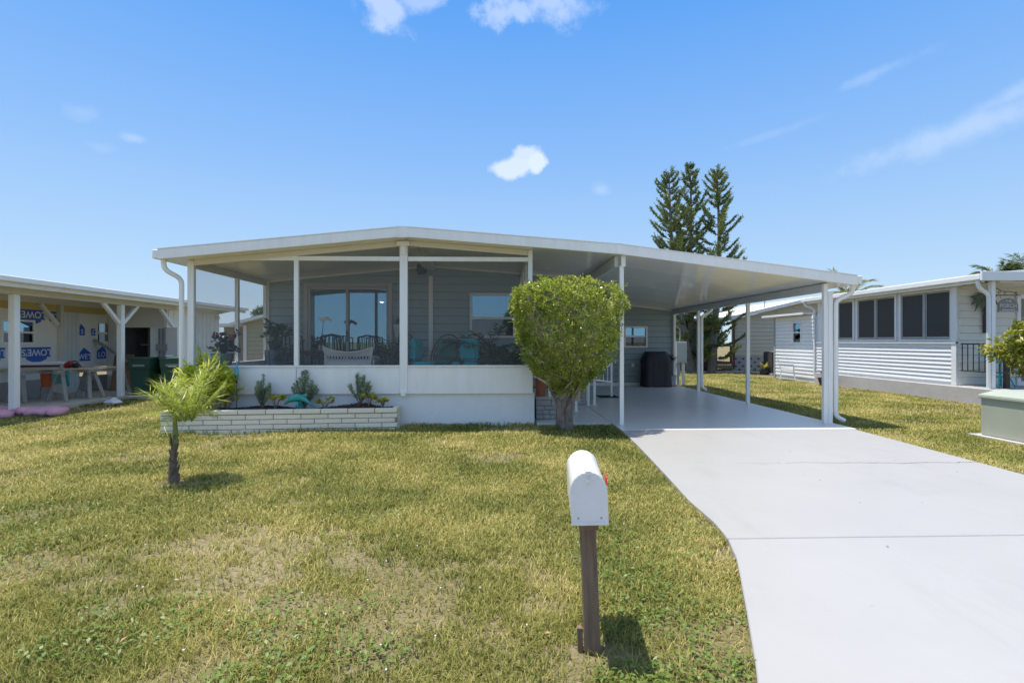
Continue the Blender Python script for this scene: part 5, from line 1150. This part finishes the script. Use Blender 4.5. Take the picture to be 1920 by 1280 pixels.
for i in range(n - 1): a = i * 4; p.f += [(a, a + 4, a + 5, a + 1), (a + 2, a + 3, a + 7, a + 6), (a + 1, a + 5, a + 7, a + 3)]
p.build('back_panel', WICK, lv)
la = MB()
for k in range(15):
    x = -.42 + k * .06
    if x + .06 < .43: la.bar((x, -.192, .55), (x + .06, -.192, .655), .012, .012, (0, 1, 0)); la.bar((x + .06, -.180, .55), (x, -.180, .655), .012, .012, (0, 1, 0))
la.build('lattice', WICK, lv)
MB().tube([(x, -.225, sag(x)) for x in xs], .02, 7).build('top_rail', WICK, lv)
for sx in (-1, 1):
    MB().tube([(sx * .42, -.19, 0), (sx * .42, -.19, .5), (sx * .47, -.23, .82)], .022, 7).build('back_post', WICK, lv)
    MB().tube([(sx * .45, -.19, .62), (sx * .50, .1, .60), (sx * .50, .35, .52)], .03, 7).build('armrest', WICK, lv); MB().box(sx * .47 - .015, sx * .47 + .015, -.17, .35, .15, .58).build('side_panel', WICK, lv); MB().box(sx * .44 - .02, sx * .44 + .02, .33, .37, 0, .5).build('leg', WICK, lv)
MB().box(-.45, .45, -.16, .38, .28, .36).build('seat', WICK, lv); MB().box(-.43, .43, -.14, .37, .361, .46).build('cushion', GRNC, lv, bevel=.03, seg=2)
for z in (.555, .65): MB().box(-.42, .42, -.20, -.17, z - .008, z + .008).build('band_rail', WICK, lv)

BRZ = mat('bronze_metal', (.03, .026, .024), .5, (.045, .04, .036), 10)
dt = thing('patio_table', 'dark metal patio dining table on the porch in front of the sliding door', 'table', (-3.45, 11.25, FZ), world=False)
MB().box(-.75, .75, -.42, .42, .69, .72).build('top', BRZ, dt, bevel=.01)
for sx in (-1, 1):
    for sy in (-1, 1): MB().bar((sx * .66, sy * .34, .69), (sx * .7, sy * .38, 0), .045, .045).build('leg', BRZ, dt)
MB().box(-.7, .7, -.36, .36, .64, .689).build('apron', BRZ, dt)
def mchair(loc, rz, label):
    t = thing('patio_chair', label, 'chair', loc, 'dark metal chairs around the patio table', world=False); t.rotation_euler = (0, 0, R(rz))
    MB().box(-.24, .24, -.22, .22, .42, .45).build('seat', BRZ, t)
    for sx in (-1, 1):
        MB().tube([(sx * .23, .22, 0), (sx * .23, .22, .45), (sx * .22, .30, 1.02)], .016, 6).build('back_post', BRZ, t); MB().tube([(sx * .23, -.2, 0), (sx * .23, -.2, .62), (sx * .24, .24, .66)], .016, 6).build('front_leg', BRZ, t)
    MB().tube([(-.22, .30, 1.02), (0, .305, 1.07), (.22, .30, 1.02)], .018, 6).build('top_rail', BRZ, t)
    for x in (-.14, -.05, .05, .14): MB().tube([(x, .235, .5), (x * 1.1, .27, .8), (x * .9, .295, 1.03)], .010, 5).build('back_slat', BRZ, t)
    MB().tube([(-.22, .24, .55), (.22, .24, .55)], .012, 5).build('lower_rail', BRZ, t)
mchair((-4.1, 10.72, FZ), 170, 'dark patio chair nearest the porch post, back to the lawn, left of two'); mchair((-3.35, 10.70, FZ), 183, 'dark patio chair directly behind the wicker loveseat')
mchair((-2.45, 11.3, FZ), -80, 'dark patio chair at the right end of the patio table'); mchair((-3.9, 11.85, FZ), 5, 'dark patio chair against the sliding door, left of two'); mchair((-3.1, 11.85, FZ), -6, 'dark patio chair against the sliding door, right of two')
WPOT = mat('white_pot', (.62, .62, .60), .4)
oc = thing('potted_orchid', 'white orchid in a small pot on the patio table', 'orchid', (-3.82, 11.25, FZ + .72), world=False)
MB().lathe([(.05, 0), (.075, .12), (.07, .12)], 14).build('pot', WPOT, oc)
MB().tube([(0, 0, .1), (.01, 0, .4), (.03, 0, .62), (.09, 0, .70), (.17, 0, .68)], .006, 5).build('stem', INDG, oc)
P = []; D = []
for c in ((.02, 0, .66), (.07, -.02, .72), (.13, 0, .71), (.19, -.01, .67), (-.03, .0, .70)):
    for k in range(6): a = k * 1.05; P.append(c); D.append((math.cos(a), -.3, math.sin(a)))
leaves('flowers', mat('orchid_white', (.8, .78, .76), .5), oc, np.array(P), np.array(D), np.tile([0, -1., .1], (len(P), 1)), np.full(len(P), .055), np.full(len(P), .045))
leaves('foliage', INDG, oc, np.tile([0, 0, .12], (5, 1)) * 1.0, np.array([(1, 0, .3), (-1, .2, .3), (.2, 1, .4), (0, -1, .3), (-.6, -.8, .4)], float), np.tile([0, 0, 1.], (5, 1)), np.full(5, .2), np.full(5, .07))
def rattan(loc, rz, label, cush):
    t = thing('rattan_chair', label, 'chair', loc, 'rattan chairs on the porch', world=False); t.rotation_euler = (0, 0, R(rz))
    for q, rr in ((1.0, .018), (.86, .012), (.72, .012)): MB().tube([(.40 * q * math.cos(a), .25 + .06 * q * math.sin(a), .42 + .66 * q * math.sin(a)) for a in np.linspace(0, math.pi, 17)], rr, 6).build('back_hoop', RATT, t)
    sp_ = MB()
    for a in np.linspace(.3, math.pi - .3, 9): sp_.tube([(.1 * math.cos(a), .25, .45), (.40 * math.cos(a), .31, .42 + .66 * math.sin(a))], .006, 4)
    sp_.build('back_spokes', RATT, t); MB().lathe([(.30, .36), (.32, .39), (.30, .42)], 18).build('seat', RATT, t); MB().lathe([(.3, 0), (.22, .18), (.29, .36)], 14, cap=False).build('base', RATT, t)
    MB().lathe([(.02, .421), (.27, .43), (.29, .47), (.26, .51), (.02, .52)], 18).build('cushion', cush, t, smooth=True)
    pl_ = MB().prism([(-.24, .53), (.24, .53), (.23, .98), (-.23, .98)], 'y', .06, .2).build('pillow', cush, t, bevel=.05, seg=3); return t
rattan((-1.08, 11.25, FZ), 0, 'peacock rattan chair with tall arched back and green cushion', GRNC); rattan((-1.52, 10.45, FZ), 75, 'rattan chair with teal pillow nearest the porch centre post', TEALC); rattan((-.62, 10.35, FZ), -35, 'rattan chair with bright teal pillow beside the potted palms', TEALC)
GRP = 'potted plants on the porch'; GPOT = mat('sage_pot', (.16, .24, .20), .5, (.13, .2, .17), 7)
def stand(loc, h, label):
    t = thing('plant_stand', label, 'stand', loc, world=False); MB().box(-.17, .17, -.17, .17, h - .03, h).build('top', BRZ, t)
    for sx in (-1, 1):
        for sy in (-1, 1): MB().bar((sx * .14, sy * .14, h - .03), (sx * .15, sy * .15, 0), .025, .025).build('leg', BRZ, t)
stand((-5.15, 9.72, FZ), .46, 'dark square stand under the red flowering plant')
rp_ = potted('red_flowering_plant', 'broad leaved plant with dark red blooms in a sage pot behind the corner screen', (-5.15, 9.72, FZ + .46), (.14, .2, .24), GPOT, leafmat('dark_broad_leaf', [(.012, .035, .02), (.025, .06, .03), (.05, .09, .045)], .2, .35, 3, .2), 'broad', .36, 2, group=GRP)
P = []; D = []; r = np.random.RandomState(6)
for c in range(9):
    q = Vector((r.uniform(-.2, .28), r.uniform(-.1, .12), r.uniform(.42, .64)))
    for k in range(9): P.append(tuple(q + Vector(r.normal(size=3)) * .02)); D.append(tuple(r.normal(size=3)))
leaves('flowers', mat('red_bloom', (.13, .012, .03), .5, (.22, .02, .05), 20), rp_, np.array(P), np.array(D), rnd_dirs(len(P)), np.full(len(P), .07), np.full(len(P), .045))
potted('potted_fern', 'bushy green fern plant right of the wicker loveseat', (-2.05, 10.25, FZ), (.15, .2, .35), DPOT, INDG, 'bushy', .55, 5, group=GRP)
potted('potted_fern', 'low leafy plant on the porch floor behind the centre post', (-1.75, 10.9, FZ), (.14, .19, .3), TERRA, INDG, 'bushy', .42, 6, group=GRP)
potted('potted_palm', 'tall dark potted palm in front of the porch window', (-.28, 10.95, FZ), (.16, .22, .4), DPOT, INDG, 'palm', 1.0, 7, group=GRP)
potted('potted_palm', 'dense dark potted palm in the right corner of the porch', (.22, 10.45, FZ), (.16, .22, .35), DPOT, INDG, 'palm', .95, 8, group=GRP)
potted('potted_palm', 'low dark potted palm by the right porch screen', (.3, 11.4, FZ), (.16, .22, .35), TERRA, INDG, 'palm', .8, 18, group=GRP)
potted('spiky_plant', 'small spiky plant in a pale pot in front of the teal pillow', (-.68, 9.85, FZ + .28), (.09, .12, .16), WPOT, INDG, 'spiky', .26, 9, group=GRP)
stand((-.68, 9.85, FZ), .28, 'low dark stand under the small spiky plant')
potted('trailing_plant', 'leafy vine in a dark pot beside the left rear porch post', (-5.05, 11.75, FZ + .74), (.12, .16, .2), DPOT, leafmat('vine_leaf', [(.05, .10, .02), (.10, .16, .04), (.18, .22, .06)], .3), 'broad', .42, 11, group=GRP)
bb = thing('blue_bin', 'tall grey blue ribbed bin under the vine in the porch corner', 'bin', (-5.05, 11.75, FZ), world=False)
BBM = mat('greyblue_plastic', (.16, .20, .25), .5, (.13, .17, .21), 6); MB().lathe([(.17, 0), (.2, .70), (.215, .70), (.215, .735), (.19, .735)], 20).build('body', BBM, bb)
for k in range(10): a = k * .628; MB().bar((.185 * math.cos(a), .185 * math.sin(a), .02), (.208 * math.cos(a), .208 * math.sin(a), .69), .02, .02).build('rib', BBM, bb)
potted('potted_shrub', 'dark leafy plant in a pot left of the patio chairs', (-4.72, 11.55, FZ), (.15, .19, .45), DPOT, INDG, 'bushy', .5, 12, group=GRP)
wp = potted('wall_planter', 'small green plant in a white cone planter by the sliding door frame', (-2.33, 12.02, FZ + 1.02), (.03, .10, .3), WPOT, leafmat('vine_leaf', [(0, 0, 0)] * 3), 'spiky', .26, 13, group=GRP)
MB().tube([(0, .0, .0), (0, .0, -.99)], .012, 6).build('pole', WPOT, wp); MB().lathe([(.12, -1.01), (.12, -.985)], 12).build('foot', WPOT, wp)
spk = thing('speaker_box', 'black box speaker hung under the porch ridge beam', 'speaker', (-1.72, 11.9, 3.1), world=False)
MB().box(-.12, .10, -.1, .1, -.03, .2).build('cabinet', BLACKM, spk, bevel=.03, seg=2); MB().box(-.10, .08, -.108, -.101, -.01, .18).build('grille', mat('speaker_cloth', (.03, .03, .03), .9), spk); MB().bar((0, 0, .2), (.1, 0, .24), .04, .03).build('bracket', BLACKM, spk)
lp = thing('pendant_lamp', 'small lit pendant lamp inside behind the sliding door', 'lamp', (-2.95, 13.2, 2.92), world=False)
MB().tube([(0, 0, 0), (0, 0, -.30)], .01, 5).build('rod', GREY, lp); MB().lathe([(.03, -.28), (.10, -.34), (.13, -.40), (.12, -.40), (.03, -.30)], 14).build('shade', GREY, lp)
MB().lathe([(.01, -.43), (.05, -.41), (.06, -.37), (.03, -.33)], 12).build('bulb', mat('lit_bulb', (.9, .88, .8), .5, emit=((1, .93, .8), 4.0)), lp)
# ------------------------------------------------------------------ carport things
gr = thing('covered_grill', 'barbecue grill under a black fabric cover at the carport rear wall', 'grill', (5.24, 16.5, .022), world=False)
CV = mat('black_cover', (.018, .014, .018), .55, (.026, .022, .028), 5, bump=.25, bscale=12); g_ = MB(); n = 64; rings = [(0, .47, .34), (.12, .46, .335), (.5, .45, .33), (.84, .45, .33), (.92, .44, .325), (1.10, .355, .25), (1.14, .34, .235), (1.15, .30, .20)]
for z, a, b in rings:
    for k in range(n):
        t = 2 * math.pi * k / n; c, s = math.cos(t), math.sin(t); e = 5.0; rr = 1 / ((abs(c) ** e + abs(s) ** e) ** (1 / e)); w = 1 + (.035 * math.sin(k * 1.55 + z) + .02 * math.sin(k * .7)) * max(0, 1 - z / .95)
        g_.v.append((a * c * rr * w, b * s * rr * w, z + (.012 * math.sin(k * .9) if z == 0 else 0)))
for i in range(len(rings) - 1):
    for k in range(n): g_.f.append((i * n + k, i * n + (k + 1) % n, (i + 1) * n + (k + 1) % n, (i + 1) * n + k))
g_.f.append(tuple((len(rings) - 1) * n + k for k in range(n))); cvr = g_.build('cover', CV, gr, smooth=True); cvr.data.set_sharp_from_angle(angle=R(38))
for sx in (-1, 1): MB().tube([(sx * .453, -.10, .86), (sx * .49, -.05, .80), (sx * .49, .05, .80), (sx * .453, .10, .86)], .012, 6).build('cover_strap', CV, gr)
for sx in (-.3, .3):
    wv = MB().lathe([(.02, -.02), (.05, -.02), (.05, .02), (.02, .02)], 10); wv.v = [(z + sx, y, x + .05) for x, y, z in wv.v]; wv.build('wheel', BLACKM, gr)
pp = potted('potted_cane_plant', 'thin cane plant in a square patterned pot right of the covered grill', (5.80, 16.62, .022), (.14, .17, .36), mat('patterned_pot', (.20, .22, .26), .6, (.42, .44, .47), 22, contrast=3), leafmat('cane_leaf', [(.04, .05, .04), (.07, .06, .06), (.1, .09, .07)], .2), 'cane', .75, 15)
MB().lathe([(.2, 0), (.21, .03)], 14).build('saucer', TERRA, pp)
mbx2 = thing('meter_box', 'pale grey electrical meter box on a post beside the carport rear corner', 'meter box', (6.36, 17.35, -.03)); UGR = mat('meter_grey', (.46, .50, .48), .5, (.42, .46, .44), 4)
bx_ = MB().box(6.20, 6.56, 17.22, 17.40, .76, 1.50).build('cabinet', UGR, mbx2, bevel=.012, seg=2); MB().box(6.225, 6.535, 17.208, 17.2195, .79, 1.47).build('cover', UGR, mbx2, bevel=.006)
MB().box(6.24, 6.32, 17.30, 17.38, -.1, .758).build('post', GREY, mbx2); MB().box(6.42, 6.52, 17.30, 17.38, -.1, .758).build('post', CREAM, mbx2); MB().tube([(6.38, 17.41, .3), (6.38, 17.41, 1.9), (6.1, 17.38, 2.2)], .025, 7).build('conduit', GREY, mbx2)
tag(MB().box(2.72, 3.25, 13.2, 13.75, .0235, .036).build('doormat', mat('mat_black', (.025, .025, .025), .95, (.04, .04, .04), 60, bump=.5), bevel=.004), 'black rubber doormat on the carport slab by the railing post', 'doormat')
potted('terracotta_urn', 'stacked terracotta urn with a plant on the stone step beside the porch', (.86, 9.75, .45), (.09, .12, .58), TERRA, INDG, 'spiky', .2, 16)
potted('terracotta_pot', 'terracotta pot on the rear stone step behind the topiary trunk', (1.95, 11.95, .42), (.08, .11, .2), TERRA, INDG, 'bushy', .2, 17)
